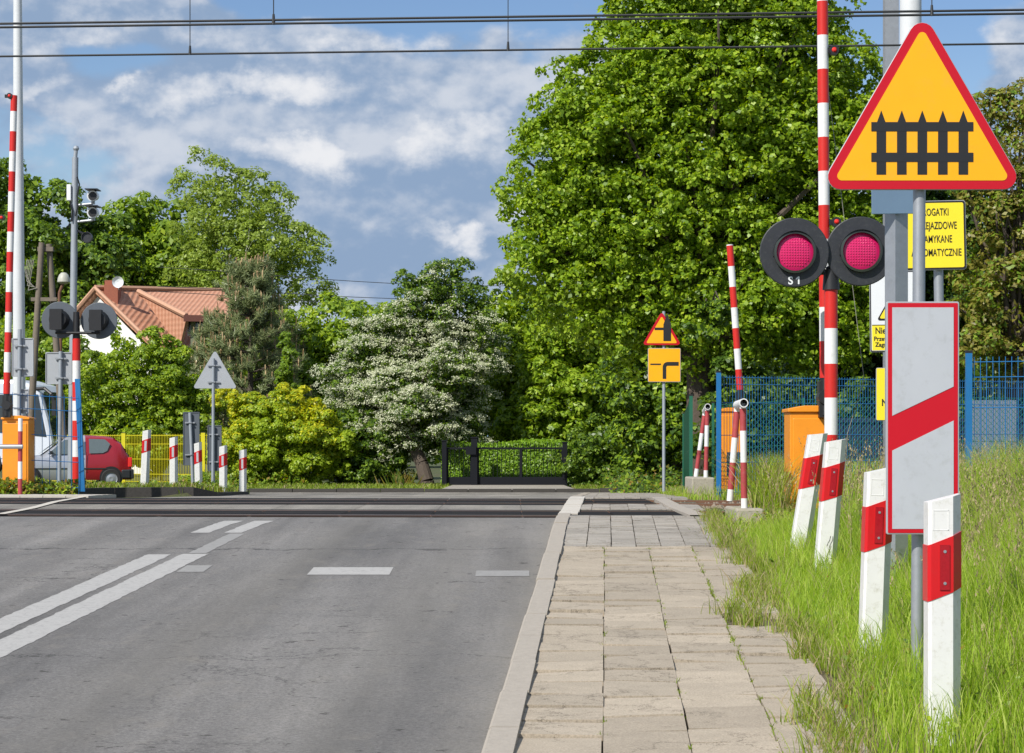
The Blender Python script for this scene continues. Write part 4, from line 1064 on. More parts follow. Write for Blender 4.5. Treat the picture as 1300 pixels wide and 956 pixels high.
# ------------------------------------------------------------ black gate
D = 56.0; zg = float(h(D))
def gate_leaf(name, lab, cat, px0, px1, py0, py1, bars, D=D, mid=None):
    x0, x1, z1, z0 = WX(px0,D), WX(px1,D), WZ(py0,D), WZ(py1,D)
    t = thing(name, lab, cat, None, ((x0+x1)/2, D, z0))
    mb = MB(); f = .05
    mb.box(((x0+x1)/2, D, z1-.025), (x1-x0, .05, .05)); mb.box(((x0+x1)/2, D, z0+.09), (x1-x0, .05, .20))
    for x in (x0+.03, x1-.03)+((WX(mid,D),) if mid else ()): mb.box((x, D-.002, (z0+z1)/2), (.07, .05, z1-z0-.01))
    mb.build('frame', M['gateblack'], t)
    mb = MB(); n = int((x1-x0)/.105)
    for i in range(1, n):
        x = x0+(x1-x0)*i/n; mb.tube((x, D, z0+.15), (x, D, z1+.09), .008, n=5); mb.tube((x, D, z1+.07), (x, D, z1+.13), .013, .001, n=5)
    mb.build('bars', M['gateblack'], t)
    return t
gate_leaf('driveway_gate', 'wide low black barred driveway gate before the clipped hedge', 'gate', 605, 716, 568, 615, 0, mid=661)
gate_leaf('garden_gate', 'narrow black garden gate beside the leaning tree trunk', 'gate', 566, 600, 568, 615, 0)
for i, (px, top, w, lab) in enumerate(((564, 560, .12, 'left black gate post beside the flowering tree'), (602, 556, .16, 'thick middle black gate post between garden gate and driveway gate'), (717, 562, .12, 'right black gate post at the end of the hedge'))):
    mb = MB(); z1 = WZ(top, D); mb.box((WX(px,D), D-.06, (zg-.1+z1)/2), (w, .12, z1-zg+.1)); mb.box((WX(px,D), D-.06, z1+.01), (w+.03,.15,.03))
    if i == 1: mb.box((WX(px-4,D), D-.13, WZ(572,D)), (.26,.1,.2))
    tag(mb.build('gate_post', M['gateblack']), lab, 'gate post', 'gate posts')

# ------------------------------------------------------------ house
D = 100.
A = W(121, 366, 100); B = W(300, 370, 106); Cc = W(206, 449, 98); Dd = W(345, 452, 104); Lf = W(70, 425, 101); 
ho = thing('house', 'white gabled house with terracotta roof showing above the hazel bushes', 'house', loc=(A[0], 100, float(h(100))))
def V3(p): return Vector(p)
def thick(mb, pts, t=.18, mi=0):
    P = [V3(p) for p in pts]; n = (P[1]-P[0]).cross(P[2]-P[0]).normalized()
    if n.z < 0: n = -n
    Q = [p-n*t for p in P]; k = len(P)
    mb.add([tuple(p) for p in P+Q], [tuple(range(k)), tuple(range(2*k-1,k-1,-1))]+[(i,(i+1)%k,k+(i+1)%k,k+i) for i in range(k)], mi)
mb = MB(); thick(mb, [A, Cc, Dd, B]); thick(mb, [V3(A)+Vector((0,.02,0)), V3(B)+Vector((0,.02,0)), W(140, 425, 112), Lf]); rf = mb.build('roof', M['roof'], ho)
mb = MB(); wl = [V3(A)+Vector((.05,.3,-.35)), V3(Cc)+Vector((-.35,.35,-.1)), Vector((Cc[0]-.35, Cc[1]+.35, 0)), Vector((Lf[0]+.4, Lf[1]+.3, 0)), V3(Lf)+Vector((.4,.3,-.1))]
mb.poly(wl); mb.poly([V3(Cc)+Vector((-.35,.35,-.1)), V3(Dd)+Vector((-.3,.5,-.1)), Vector((Dd[0]-.3, Dd[1]+.5, 0)), Vector((Cc[0]-.35, Cc[1]+.35, 0))])
mb.build('wall', M['plaster'], ho)
mb = MB(); 
for a, b in ((A, Cc), (A, Lf)):
    a, b = V3(a)+Vector((0,-.06,.02)), V3(b)+Vector((0,-.06,.02)); mb.tube(a, b, .09, n=6)
mb.tube(V3(A)+Vector((0,-.05,.05)), V3(B)+Vector((0,-.05,.05)), .11, n=6); mb.build('ridge_cap', M['ridge'], rf)
# cross wing
A2 = W(176, 371, 100.5); B2 = W(300, 369, 102); C2 = W(237, 402, 97.5); D2 = W(330, 402, 98.5)
mb = MB(); thick(mb, [A2, C2, D2, B2], .22); thick(mb, [V3(A2)+Vector((0,.0,-.0)), V3(C2), W(228, 441, 97.9)], .15); w_ = mb.build('wing_roof', M['roof'], ho)
mb = MB(); mb.tube(V3(A2)+Vector((0,-.05,.04)), V3(C2)+Vector((0,-.08,.04)), .12, n=6); mb.build('ridge_cap', M['ridge'], w_)
mb = MB(); mb.poly([V3(C2)+Vector((.1,.5,-.1)), V3(D2)+Vector((0,.5,-.1)), Vector((D2[0], D2[1]+.5, 0)), Vector((C2[0]+.1, C2[1]+.5, 0))]); mb.build('wing_wall', M['greenwall'], ho)
mb = MB(); mb.box((V3(C2).x+1.5, 97.7, WZ(404.5,97.6)), (3.3,.25,.28), rz=.25); mb.build('fascia', M['soffit'], ho)
x, z = WX(248, 98.), WZ(415, 98.)
mb = MB(); mb.box((x, 98.15, z), (.75,.1,.75)); wn = mb.build('window', M['plaster'], ho)
mb = MB(); mb.box((x, 98.09, z), (.62,.04,.62)); mb.build('pane', M['glass'], wn)
x = WX(139, 99.5); mb = MB(); mb.box((x, 100.3, WZ(376,99.5)), (.62,.9,1.1)); mb.box((x-.15, 100.3, WZ(361,99.5)), (.34,.5,.45)); ch = mb.build('chimney', M['brick'], ho)
mb = MB(); mb.lathe([(0,.03),(.15,.0),(.26,-.09)], (WX(147,99), 99.6, WZ(357,99)), 'Y', 18); mb.tube((WX(147,99),99.7,WZ(357,99)),(WX(146,99),99.9,WZ(366,99)),.02,n=6); mb.build('satellite_dish', M['signwhite'], ch)
nb = thing('flat_building', 'plain grey brown building block showing left of the white gable', 'building', loc=(WX(90,118),118,0))
mb = MB(); mb.box((WX(80,118), 120, WZ(363,118)/2), (2.9,5,WZ(363,118))); mb.build('wall', simple('brown_render', (.20,.16,.13), .9), nb)
mb = MB(); mb.box((WX(80,118), 120, WZ(361,118)), (3.1,5.2,.18)); mb.build('roof', M['soffit'], nb)

# ------------------------------------------------------------ vehicles
def loft(stations, half, mats, name, parent, mi_fn=None, smooth=True):
    """stations: (x, [(y,z)...]) half sections, mirrored in y"""
    mb = MB(); n = len(half[0]); vs = []
    for x, sec in zip(stations, half):
        full = [(y, z) for y, z in sec]+[(-y, z) for y, z in reversed(sec)]
        vs += [(x, y, z) for y, z in full]
    m = 2*n; fs = []; mis = []
    for i in range(len(stations)-1):
        for k in range(m):
            fs.append((i*m+k, i*m+(k+1)%m, (i+1)*m+(k+1)%m, (i+1)*m+k)); mis.append(mi_fn(i, k) if mi_fn else 0)
    fs += [tuple(range(m)), tuple(range(len(stations)*m-1, (len(stations)-1)*m-1, -1))]; mis += [0, mi_fn(len(stations)-2, 0) if mi_fn else 0]
    mb.v = vs; mb.f = fs; mb.m = mis
    o = mb.build(name, mats, None, smooth); o.parent = parent
    return o
# small hatchback: length 3.3, x from -1.65 (front) to 1.65 (rear)
car = thing('parked_car', 'small red hatchback with silver front half parked behind the mesh fence', 'car')
st_x = [-1.66,-1.60,-1.2,-.78,-.42,-.10,.40,.9,1.12,1.36,1.52,1.60,1.64]
hood = [.55,.68,.84,.90,1.16,1.40,1.44,1.42,1.39,1.25,.98,.88,.62]
belt = [.50,.62,.78,.84,.86,.87,.89,.91,.92,.92,.90,.80,.55]
half = []
for x, ht, bl in zip(st_x, hood, belt):
    wb = .74 if -1.5 < x < 1.5 else .64
    cab = ht > bl+.12
    wt = wb-.17*(ht-bl)/.55-.04 if cab else wb-.08
    half.append([(wb-.06,.24),(wb,.38),(wb+.01,.58),(wb-.01,bl),(wt,ht-.05),(wt-.10,ht),(0.001,ht+.02)])
body = loft(st_x, half, [M['carred'], M['carsilver']], 'body', car, lambda i, k: 1 if st_x[i+1] <= .42 else 0)
def side_poly(pts, y, mat, name, parent, th=.015):
    for s in (-1, 1):
        mb = MB(); vs = [(x, s*(yy if isinstance(y, type(None)) else y), z) for x, z, yy in pts]
        mb.poly(vs if s > 0 else list(reversed(vs)))
        o = mb.build(name, mat); o.parent = parent
    return o
def wy(z): return .745-.29*max(0, z-.9)*.9+.012
side_poly([(x, z, wy(z)) for x, z in ((-.62,.94),(-.16,1.33),(.34,1.37),(.38,.95))], None, M['carglass'], 'door_window', car)
side_poly([(x, z, wy(z)) for x, z in ((.50,.96),(.49,1.36),(.92,1.345),(1.06,1.22),(.98,1.03),(.86,.97))], None, M['carglass'], 'quarter_window', car)
mb = MB(); mb.poly([(1.14,-.50,1.375),(1.14,.50,1.375),(1.50,.60,1.0),(1.50,-.60,1.0)]); o = mb.build('rear_window', M['carglass']); o.parent = car; o.location = (.035,0,.01)
mb = MB(); mb.poly([(-.78,-.6,.93),(-.78,.6,.93),(-.2,.5,1.36),(-.2,-.5,1.36)]); o = mb.build('windscreen', M['carglass']); o.parent = car; o.location = (-.03,0,.02)
for x in (-1.08, 1.08):
    for s in (-1, 1):
        mb = MB(); mb.lathe([(.17,-.09),(.25,-.09),(.27,-.07),(.27,.07),(.25,.09),(.17,.09)], (x, s*.70, .27), 'Y', 26); wh = mb.build('wheel', M['tyre']); wh.parent = car
        mb = MB(); mb.lathe([(0,s*.075),(.06,s*.08),(.15,s*.06),(.172,s*.088)], (x, s*.70, .27), 'Y', 20); rm = mb.build('rim', M['galv']); rm.parent = wh
        mb = MB(); mb.lathe([(0,s*.058),(.31,s*.058)], (x, s*.695, .30), 'Y', 26); ar = mb.build('wheel_arch', M['black']); ar.parent = car
mb = MB(); mb.box((1.62,0,.40),(.16,1.44,.26)); mb.box((1.48,0,.40),(.25,1.5,.24)); o = mb.build('rear_bumper', M['bumper'], bevel=.03); o.parent = car
mb = MB(); mb.box((-1.62,0,.40),(.16,1.44,.26)); o = mb.build('front_bumper', M['bumper'], bevel=.03); o.parent = car
for s in (-1, 1):
    mb = MB(); mb.box((1.60,s*.60,.72),(.10,.17,.26)); o = mb.build('tail_light', M['smalllens'], bevel=.015); o.parent = car
    mb = MB(); mb.box((-1.61,s*.52,.68),(.08,.26,.15)); o = mb.build('headlight', M['carglass'], bevel=.015); o.parent = car
    mb = MB(); mb.box((-.52,s*.82,.98),(.08,.14,.10)); o = mb.build('mirror', M['bumper'], bevel=.015); o.parent = car
mb = MB()
for s in (-1, 1):
    mb.box((.43, s*.752, .72), (.012,.006,.9-.34)); mb.box((.28, s*.755, .84), (.14,.012,.02)); mb.box((-.05, s*.757, .55), (2.2,.012,.03))
o = mb.build('side_trim', M['bumper']); o.parent = car
D = 60.5; car.location = (WX(88, D), D, WZ(620, D)); car.rotation_euler = (0, 0, R(14))
# coach
bus = thing('coach', 'white coach with dark windscreen and hanging black mirror parked at the left edge', 'coach')
prof = [(-7,.35),(0.35,.35),(.62,.6),(.62,1.15),(.46,1.9),(.2,2.75),(-.05,3.02),(-.7,3.2),(-7,3.2)]
mb = MB(); mb.prism(prof, -1.22, 1.22); o = mb.build('body', M['buswhite'], bevel=.12); o.parent = bus
mb = MB(); mb.add([(.635,-1.1,1.25),(.635,1.1,1.25),(.24,1.0,2.80),(.24,-1.0,2.80)], [(0,1,2,3)]); o = mb.build('windscreen', M['glass']); o.parent = bus; o.location = (-.005,0,0)
for k, (a, b) in enumerate(((-1.25,-.1),(-2.9,-1.4),(-4.6,-3.05),(-6.3,-4.75))):
    for s in (-1,):
        mb = MB(); pts = [(a,1.45),(.42,1.3),(.12,2.70),(a,2.70)] if k == 0 else [(a,1.45),(b,1.45),(b,2.65),(a,2.65)]
        mb.prism(pts, s*1.225, s*1.235); o = mb.build('side_window', M['glass']); o.parent = bus
for x in (-1.6, -5.6):
    mb = MB(); mb.lathe([(0,-.13),(.28,-.14),(.46,-.12),(.48,-.08),(.48,.1),(0,.1)], (x,-1.1,.48), 'Y', 26); o = mb.build('wheel', M['tyre']); o.parent = bus
mb = MB(); mb.path([Vector((0,-1.15,2.88)), Vector((.35,-1.25,2.90)), Vector((.62,-1.3,2.7)), Vector((.72,-1.3,2.4))], .06, 8); mb.box((.73,-1.3,2.25),(.14,.22,.5)); o = mb.build('mirror', M['black']); o.parent = bus
mb = MB(); mb.box((.64,-.8,.85),(.08,.35,.22)); o = mb.build('headlight', M['carglass']); o.parent = bus
D = 74; bus.location = (WX(60, D), D, WZ(604, D)); bus.rotation_euler = (0, 0, R(-8))

# ------------------------------------------------------------ road sign pair far side
D = 43.0; x = WX(843, D); zg = float(verge(x, D))
t = thing('junction_sign', 'yellow triangle over a square yellow plate with black road layout, half under linden leaves', 'traffic sign', loc=(x, D, zg))
mb = MB(); mb.tube((x, D+.05, zg-.2), (x, D+.05, WZ(395, D)), .032, n=14); mb.build('pole', M['galvdull'], t, smooth=True)
side = .76; tx = WX(840, D); tz = WZ(438, D)
def tri_at(s, r, dz): 
    p = round_tri(s, r); return sh(p, tx, tz-min(q[1] for q in p)+dz)
mb = MB(); mb.prism(tri_at(side, .04, 0), D-.01, D+.004); tp = mb.build('triangular_plate', M['signred'], t)
mb = MB(); mb.prism(tri_at(side-.15, .02, .035), D-.0135, D-.0115); mb.build('yellow_field', M['signyel'], tp)
mb = MB(); bx = WX(847, D)
mb.prism([(bx-.075, WZ(433,D)), (bx+.075, WZ(433,D)), (bx+.075, WZ(412,D)), (bx, WZ(398,D)), (bx-.075, WZ(412,D))], D-.0165, D-.0145); mb.box(((WX(831,D)+bx)/2, D-.0155, WZ(417.5,D)), (bx-WX(831,D),.0014,.05)); mb.build('junction_symbol', M['black'], tp)
sx0, sx1, sz1, sz0 = WX(822.5,D), WX(864,D), WZ(442,D), WZ(485,D); cx, cz = (sx0+sx1)/2, (sz0+sz1)/2
mb = MB(); mb.prism(sh(round_rect(sx1-sx0, sz1-sz0, .02), cx, cz), D-.01, D+.004); sp = mb.build('square_plate', M['greyback'], t)
mb = MB(); mb.prism(sh(round_rect(sx1-sx0-.02, sz1-sz0-.02, .015), cx, cz), D-.0135, D-.0115); mb.build('yellow_face', M['signyel'], sp)
mb = MB(); k = lambda px: WX(px, D); zz = lambda py: WZ(py, D)
arc = []
for i in range(7): a = R(180-90*i/6); arc.append((k(847.5)+.062*math.cos(a)*1.6+.0, zz(466.5)+.10*math.sin(a)))
outer = [(k(841.2), zz(481)), (k(841.2), zz(466))]+[(k(841.2)+.10-.10*math.cos(R(90*i/6)), zz(466)+.10*math.sin(R(90*i/6))) for i in range(7)]+[(k(861.5), zz(466)+.10)]
inner = [(k(861.5), zz(466)+.025)]+[(k(841.2)+.10-.03*math.cos(R(90*i/6)), zz(466)-.005+.03*math.sin(R(90*i/6))) for i in range(6,-1,-1)]+[(k(841.2)+.07, zz(481))]
mb.prism(outer+inner, D-.0165, D-.0145)
mb.box(((k(825.5)+k(839))/2, D-.0155, zz(462.5)), (k(839)-k(825.5), .002, .028)); mb.build('road_layout_symbol', M['black'], sp)

# dark container behind the right fences
D = 40; t = thing('container', 'dark blue storage container standing behind the fences at the right', 'container', loc=(WX(1170,D),D,.8))
mb = MB(); mb.box((WX(1190,D), D+1.2, 1.35), (3.9,2.2,1.3)); bd = mb.build('body', M['container'], t)
mb = MB()
for k_ in range(24): mb.box((WX(1190,D)-1.9+k_*.165, D+.09, 1.35), (.06,.03,1.15))
mb.box((WX(1190,D), D+.08, 1.98), (3.92,.06,.08)); mb.build('ribs', M['container'], t)
tag(MB.build((lambda m: (m.prism([(WX(1232,39.),.95),(WX(1290,39.),.95),(WX(1290,39.),WZ(508,39.)),(WX(1232,39.),WZ(508,39.))], 39., 39.04), m)[1])(MB()), 'grey_panel', simple('grey_panel', (.16,.19,.24), .6)), 'dull grey panel leaning on the dark container behind the right fence', 'panel')
# ------------------------------------------------------------ foliage
def kites(P, Nn, size, rng, aspect=.55, fold=.18, tipdir=None):
    """one folded kite-shaped leaf per point; P (n,3), Nn (n,3) leaf normals"""
    n = len(P)
    Nn = Nn/np.maximum(np.linalg.norm(Nn, axis=1, keepdims=True), 1e-6)
    t = rng.normal(size=(n, 3)) if tipdir is None else tipdir+rng.normal(size=(n, 3))*.35
    t = t-(t*Nn).sum(1, keepdims=True)*Nn; t /= np.maximum(np.linalg.norm(t, axis=1, keepdims=True), 1e-6)
    s = np.cross(Nn, t); sz = size[:, None]
    v0 = P-t*sz*.5; v2 = P+t*sz*.5
    v1 = P+s*sz*aspect*.5-t*sz*.08-Nn*sz*fold; v3 = P-s*sz*aspect*.5-t*sz*.08-Nn*sz*fold
    V = np.stack([v0, v1, v2, v3], 1).reshape(-1, 3)
    return V
def mesh_from(V, k, name, mats, parent=None, mi=None, tris=False):
    if k == 7:     # a bent grass blade: two quads and a tip
        n = len(V)//7; b = (np.arange(n)*7)[:,None]
        lp = (b+np.array([0,1,2,6, 2,3,5,6, 3,4,5])).ravel().astype(np.int32)
        st = ((np.arange(n)*11)[:,None]+np.array([0,4,8])).ravel().astype(np.int32)
        me = bpy.data.meshes.new(name); me.vertices.add(len(V)); me.vertices.foreach_set('co', V.astype(np.float32).ravel())
        me.loops.add(len(lp)); me.loops.foreach_set('vertex_index', lp); me.polygons.add(n*3); me.polygons.foreach_set('loop_start', st)
        try: me.polygons.foreach_set('loop_total', np.tile([4,4,3], n).astype(np.int32))
        except Exception: pass
        for m in (mats if isinstance(mats, (list, tuple)) else [mats]): me.materials.append(m)
        if mi is not None: me.polygons.foreach_set('material_index', np.repeat(mi, 3).astype(np.int32))
        me.update(calc_edges=True)
        o = bpy.data.objects.new(name, me); C.objects.link(o)
        if parent: o.parent = parent
        return o
    """V: n*k verts, one polygon of k verts each"""
    n = len(V)//k
    me = bpy.data.meshes.new(name)
    me.vertices.add(len(V)); me.vertices.foreach_set('co', V.astype(np.float32).ravel())
    me.loops.add(len(V)); me.loops.foreach_set('vertex_index', np.arange(len(V), dtype=np.int32))
    me.polygons.add(n); me.polygons.foreach_set('loop_start', (np.arange(n)*k).astype(np.int32))
    try: me.polygons.foreach_set('loop_total', np.full(n, k, dtype=np.int32))
    except Exception: pass
    for m in (mats if isinstance(mats, (list, tuple)) else [mats]): me.materials.append(m)
    if mi is not None: me.polygons.foreach_set('material_index', mi.astype(np.int32))
    me.update(calc_edges=True)
    o = bpy.data.objects.new(name, me); C.objects.link(o)
    if parent: o.parent = parent
    return o
def crown(lobes, nclump, per, rng, cr=.45, flat=.45, leaf=.12, droop=.35, inner=.2, out=.55, jitter=.5, rmin=.55, cull=.6, gap=.75, bump=.7, wob=.18, dome=True, bough=None, sep=.95):
    """lobes: rows (x,y,z,rx,ry,rz).  leaf clumps sit on the lobes' outer part like sprays"""
    lobes = np.array(lobes, float); vol = (lobes[:,3]*lobes[:,5]*lobes[:,4])**(2/3)
    w = vol/vol.sum(); cs = []; B_ = []
    bR = bough or cr*2.4; tries = 0; per_b = 11; nbgh = max(8, nclump//per_b)
    while len(cs) < nclump and dome:
        k = rng.choice(len(lobes), p=w); d = rng.normal(size=3); d /= np.linalg.norm(d); tries += 1
        if d[1] > .25 and rng.random() < cull: continue
        r = rmin+(1.0-rmin)*rng.random()**.5
        r *= 1+wob*math.sin(5*d[0]+3*k)*math.cos(4*d[2]+k)+.05*rng.normal()
        c = lobes[k,:3]+d*lobes[k,3:]*r
        q = (((c-lobes[:,:3])/lobes[:,3:])**2).sum(1); q[k] = 9
        if q.min() < .45: continue
        if tries < nbgh*30 and B_ and (((np.array(B_)-c)**2).sum(1).min() < (bR*sep)**2): continue
        B_.append(c); R_ = bR*(.7+.5*rng.random())
        for _ in range(int(per_b*(.7+.6*rng.random()))):
            e = rng.normal(size=3)+d*.8+np.array([0,0,.55]); e /= np.linalg.norm(e); e2 = e+.3*d
            cs.append(np.concatenate([c+e*R_*(.65+.4*rng.random())*np.array([1,1,.62])-np.array([0,0,R_*.25*(e[0]**2+e[1]**2)]), e2/np.linalg.norm(e2)]))
    cs = cs[:nclump]
    while len(cs) < nclump:
        k = rng.choice(len(lobes), p=w); d = rng.normal(size=3); d /= np.linalg.norm(d)
        if d[1] > .25 and rng.random() < cull: continue
        r = rmin+(1.0-rmin)*rng.random()**.6
        r *= 1+wob*math.sin(5*d[0]+3*k)*math.cos(4*d[2]+k)+.08*rng.normal()
        c = lobes[k,:3]+d*lobes[k,3:]*r
        fq = 1.15/cr; bv = math.sin(c[0]*fq+1.3*math.sin(c[2]*fq*.7+k))*math.sin(c[1]*fq+.7)*.5+.5*math.sin(c[2]*fq*1.25+1.1*math.sin(c[0]*fq*.8))
        if bv < -.25 and rng.random() < gap: continue
        c = c+d*cr*bump*bv
        q = (((c-lobes[:,:3])/lobes[:,3:])**2).sum(1); q[k] = 9
        if q.min() < .42: continue
        cs.append(np.concatenate([c, d]))
    cs = np.array(cs)
    rad = cr*(.6+.8*rng.random(nclump))
    idx = np.repeat(np.arange(nclump), per); n = len(idx)
    if dome:
        # leaves cover the outer and upper side of a small round tuft
        D_ = cs[idx, 3:]; dr = rng.normal(size=(n,3)); dr /= np.linalg.norm(dr, axis=1, keepdims=True)
        dr = dr+D_*.45+np.array([0,0,.45]); dr /= np.linalg.norm(dr, axis=1, keepdims=True)
        P = cs[idx,:3]+dr*rad[idx][:,None]*(.7+.4*rng.random((n,1)))*[1,1,.8]
        Nn = dr+[0,0,.3]+rng.normal(size=(n,3))*jitter*.7; S = leaf*(.65+.7*rng.random(n))
        ni = int(n*inner)
        k = rng.choice(len(lobes), p=w, size=ni); d = rng.normal(size=(ni,3)); d /= np.linalg.norm(d, axis=1, keepdims=True)
        Pi = lobes[k,:3]+d*lobes[k,3:]*(rng.random((ni,1))**.4*.80)
        return np.concatenate([P, Pi]), np.concatenate([Nn, rng.normal(size=(ni,3))+[0,-.5,.6]]), np.concatenate([S, leaf*1.3*(.8+.5*rng.random(ni))]), cs
    a = rng.random(n)*2*math.pi; rr = np.sqrt(rng.random(n)); 
    off = np.stack([np.cos(a)*rr, np.sin(a)*rr, rng.normal(size=n)*flat*.5], 1)*rad[idx][:, None]
    off[:,2] -= droop*rr**2*rad[idx]
    D_ = cs[idx, 3:]
    # tilt the spray so that its outer rim hangs outward
    off += D_*((off*D_).sum(1, keepdims=True))*.2
    P = cs[idx, :3]+off
    Nn = np.array([0,0,1.])*.75+D_*out+rng.normal(size=(n,3))*jitter
    S = leaf*(.65+.7*rng.random(n))
    ni = int(n*inner)
    if ni:
        k = rng.choice(len(lobes), p=w, size=ni); d = rng.normal(size=(ni,3)); d /= np.linalg.norm(d, axis=1, keepdims=True)
        Pi = lobes[k,:3]+d*lobes[k,3:]*(rng.random((ni,1))**.4*.78)
        P = np.concatenate([P, Pi]); Nn = np.concatenate([Nn, rng.normal(size=(ni,3))+[0,-.5,.6]]); S = np.concatenate([S, leaf*1.25*(.8+.5*rng.random(ni))])
    return P, Nn, S, cs
def limbs(mb, base, cs, r0, hgt_split, rng, n=10, mi=0):
    base = Vector(base)
    top = base+Vector((0,0,hgt_split))
    m = base.lerp(top, .5)+Vector((rng.normal()*.08, 0, 0))
    mb.tube(base-Vector((0,0,.3)), base+Vector((0,0,.25)), r0*1.35, r0*1.05, 12, mi); mb.tube(base+Vector((0,0,.25)), m, r0*1.05, r0*.9, 12, mi); mb.tube(m, top, r0*.9, r0*.75, 12, mi)
    pick = rng.choice(len(cs), size=min(n, len(cs)), replace=False)
    for i in pick:
        c = Vector(cs[i,:3]); s = base.lerp(top, .55+.45*rng.random()); k = s.lerp(c, .45)+Vector((rng.normal()*.12, rng.normal()*.12, .15*(c-s).length*.6))
        k2 = k.lerp(c, .55)+Vector((rng.normal()*.08,0,.05))
        ra = r0*(.25+.25*rng.random())
        mb.tube(s, k, ra, ra*.6, 7, mi, caps=False); mb.tube(k, k2, ra*.6, ra*.35, 6, mi, caps=False); mb.tube(k2, c, ra*.35, ra*.12, 5, mi, caps=False)
def px_lobes(rows, d):
    """rows (px, py, rpx, rpy[, dy, ry]) at distance d -> world lobes"""
    out = []
    for r in rows:
        dd = d+(r[4] if len(r) > 4 else 0); s = dd/F
        rx, rz = r[2]*s, r[3]*s; ry = r[5] if len(r) > 5 else rx*.85
        x, y, z = W(r[0], r[1], dd); out.append((x, y, z, rx, ry, rz))
    return out
def tree(name, label, cat, rows, d, mat, nclump, per, leaf, trunk_px, trunk_r, split, group=None, seed=1, bark='bark', extra=None, kinds=None, aspect=.6, nl=12, crownname='crown', **kw):
    rng = np.random.default_rng(seed); lobes = px_lobes(rows, d)
    P, Nn, S, cs = crown(lobes, nclump, per, rng, leaf=leaf, **kw)
    x = WX(trunk_px, d); zg = float(verge(x, d)); t = thing(name, label, cat, group, (x, d, zg))
    o = np.array([x, d, zg]); V = kites(P-o, Nn, S, rng, aspect)
    mats = [M[mat]]; mi = None
    if extra:
        mats.append(M[extra[0]]); 
        frac = extra[1]; mi = (rng.random(len(P)) < (frac(P) if callable(frac) else frac)).astype(int)
    mesh_from(V, 4, crownname, mats, t, mi)
    mb = MB(); limbs(mb, (0,0,0), np.concatenate([cs[:,:3]-o, cs[:,3:]], 1), trunk_r, split, rng, nl)
    ob = mb.build('trunk' if trunk_r > .05 else 'stems', M[bark]); ob.parent = t
    return t, cs
BG = 'trees along the skyline'
tree('broadleaf_tree', 'dark green tree at the far left edge behind the wooden pole', 'tree', [(20,330,75,95),(-40,300,70,100),(75,370,60,70),(30,255,45,45),(10,440,90,80),(88,330,30,50)], 112, 'lf_mid', 420, 60, .26, 30, .25, 6, BG, 21, cr=0.522, inner=.35, extra=('lf_dark',.3))
tree('broadleaf_tree', 'dense green tree behind the chimney of the white house', 'tree', [(160,330,55,50),(205,335,50,52),(130,380,60,50),(235,360,45,50),(185,295,32,26),(180,400,80,60)], 122, 'lf_mid', 420, 60, .34, 180, .3, 7, BG, 22, cr=0.638, inner=.35, extra=('lf_bright',.25))
tree('broadleaf_tree', 'tall narrow green tree between the far left tree and the house', 'tree', [(128,345,35,60),(108,370,40,60),(118,310,20,22)], 113, 'lf_mid', 200, 50, .28, 118, .2, 6, BG, 23, cr=0.522, inner=.3, extra=('lf_dark',.35))
tree('birch_tree', 'tall birch with drooping pale green crown above the terracotta roof', 'tree',
     [(268,245,30,36),(300,250,36,28),(285,290,48,40),(330,265,28,30),(255,300,24,50),(330,310,50,38),(378,315,32,28),(300,345,60,40),(360,345,40,30),(262,352,30,35)], 114, 'lf_birch', 700, 40, .18, 300, .2, 8, None, 24, 'birchbark', cr=0.435, flat=.9, droop=1.3, inner=.10, rmin=.35, wob=.3, gap=.9, bump=1.1)
tree('broadleaf_tree', 'green tree behind the gap between the pine and the flowering tree', 'tree', [(420,445,42,45),(455,440,38,42),(395,430,25,30),(480,450,45,50),(440,500,80,70),(350,470,60,60)], 82, 'lf_mid', 420, 60, .2, 430, .2, 3, BG, 25, cr=0.464, inner=.35, extra=('lf_bright',.4))
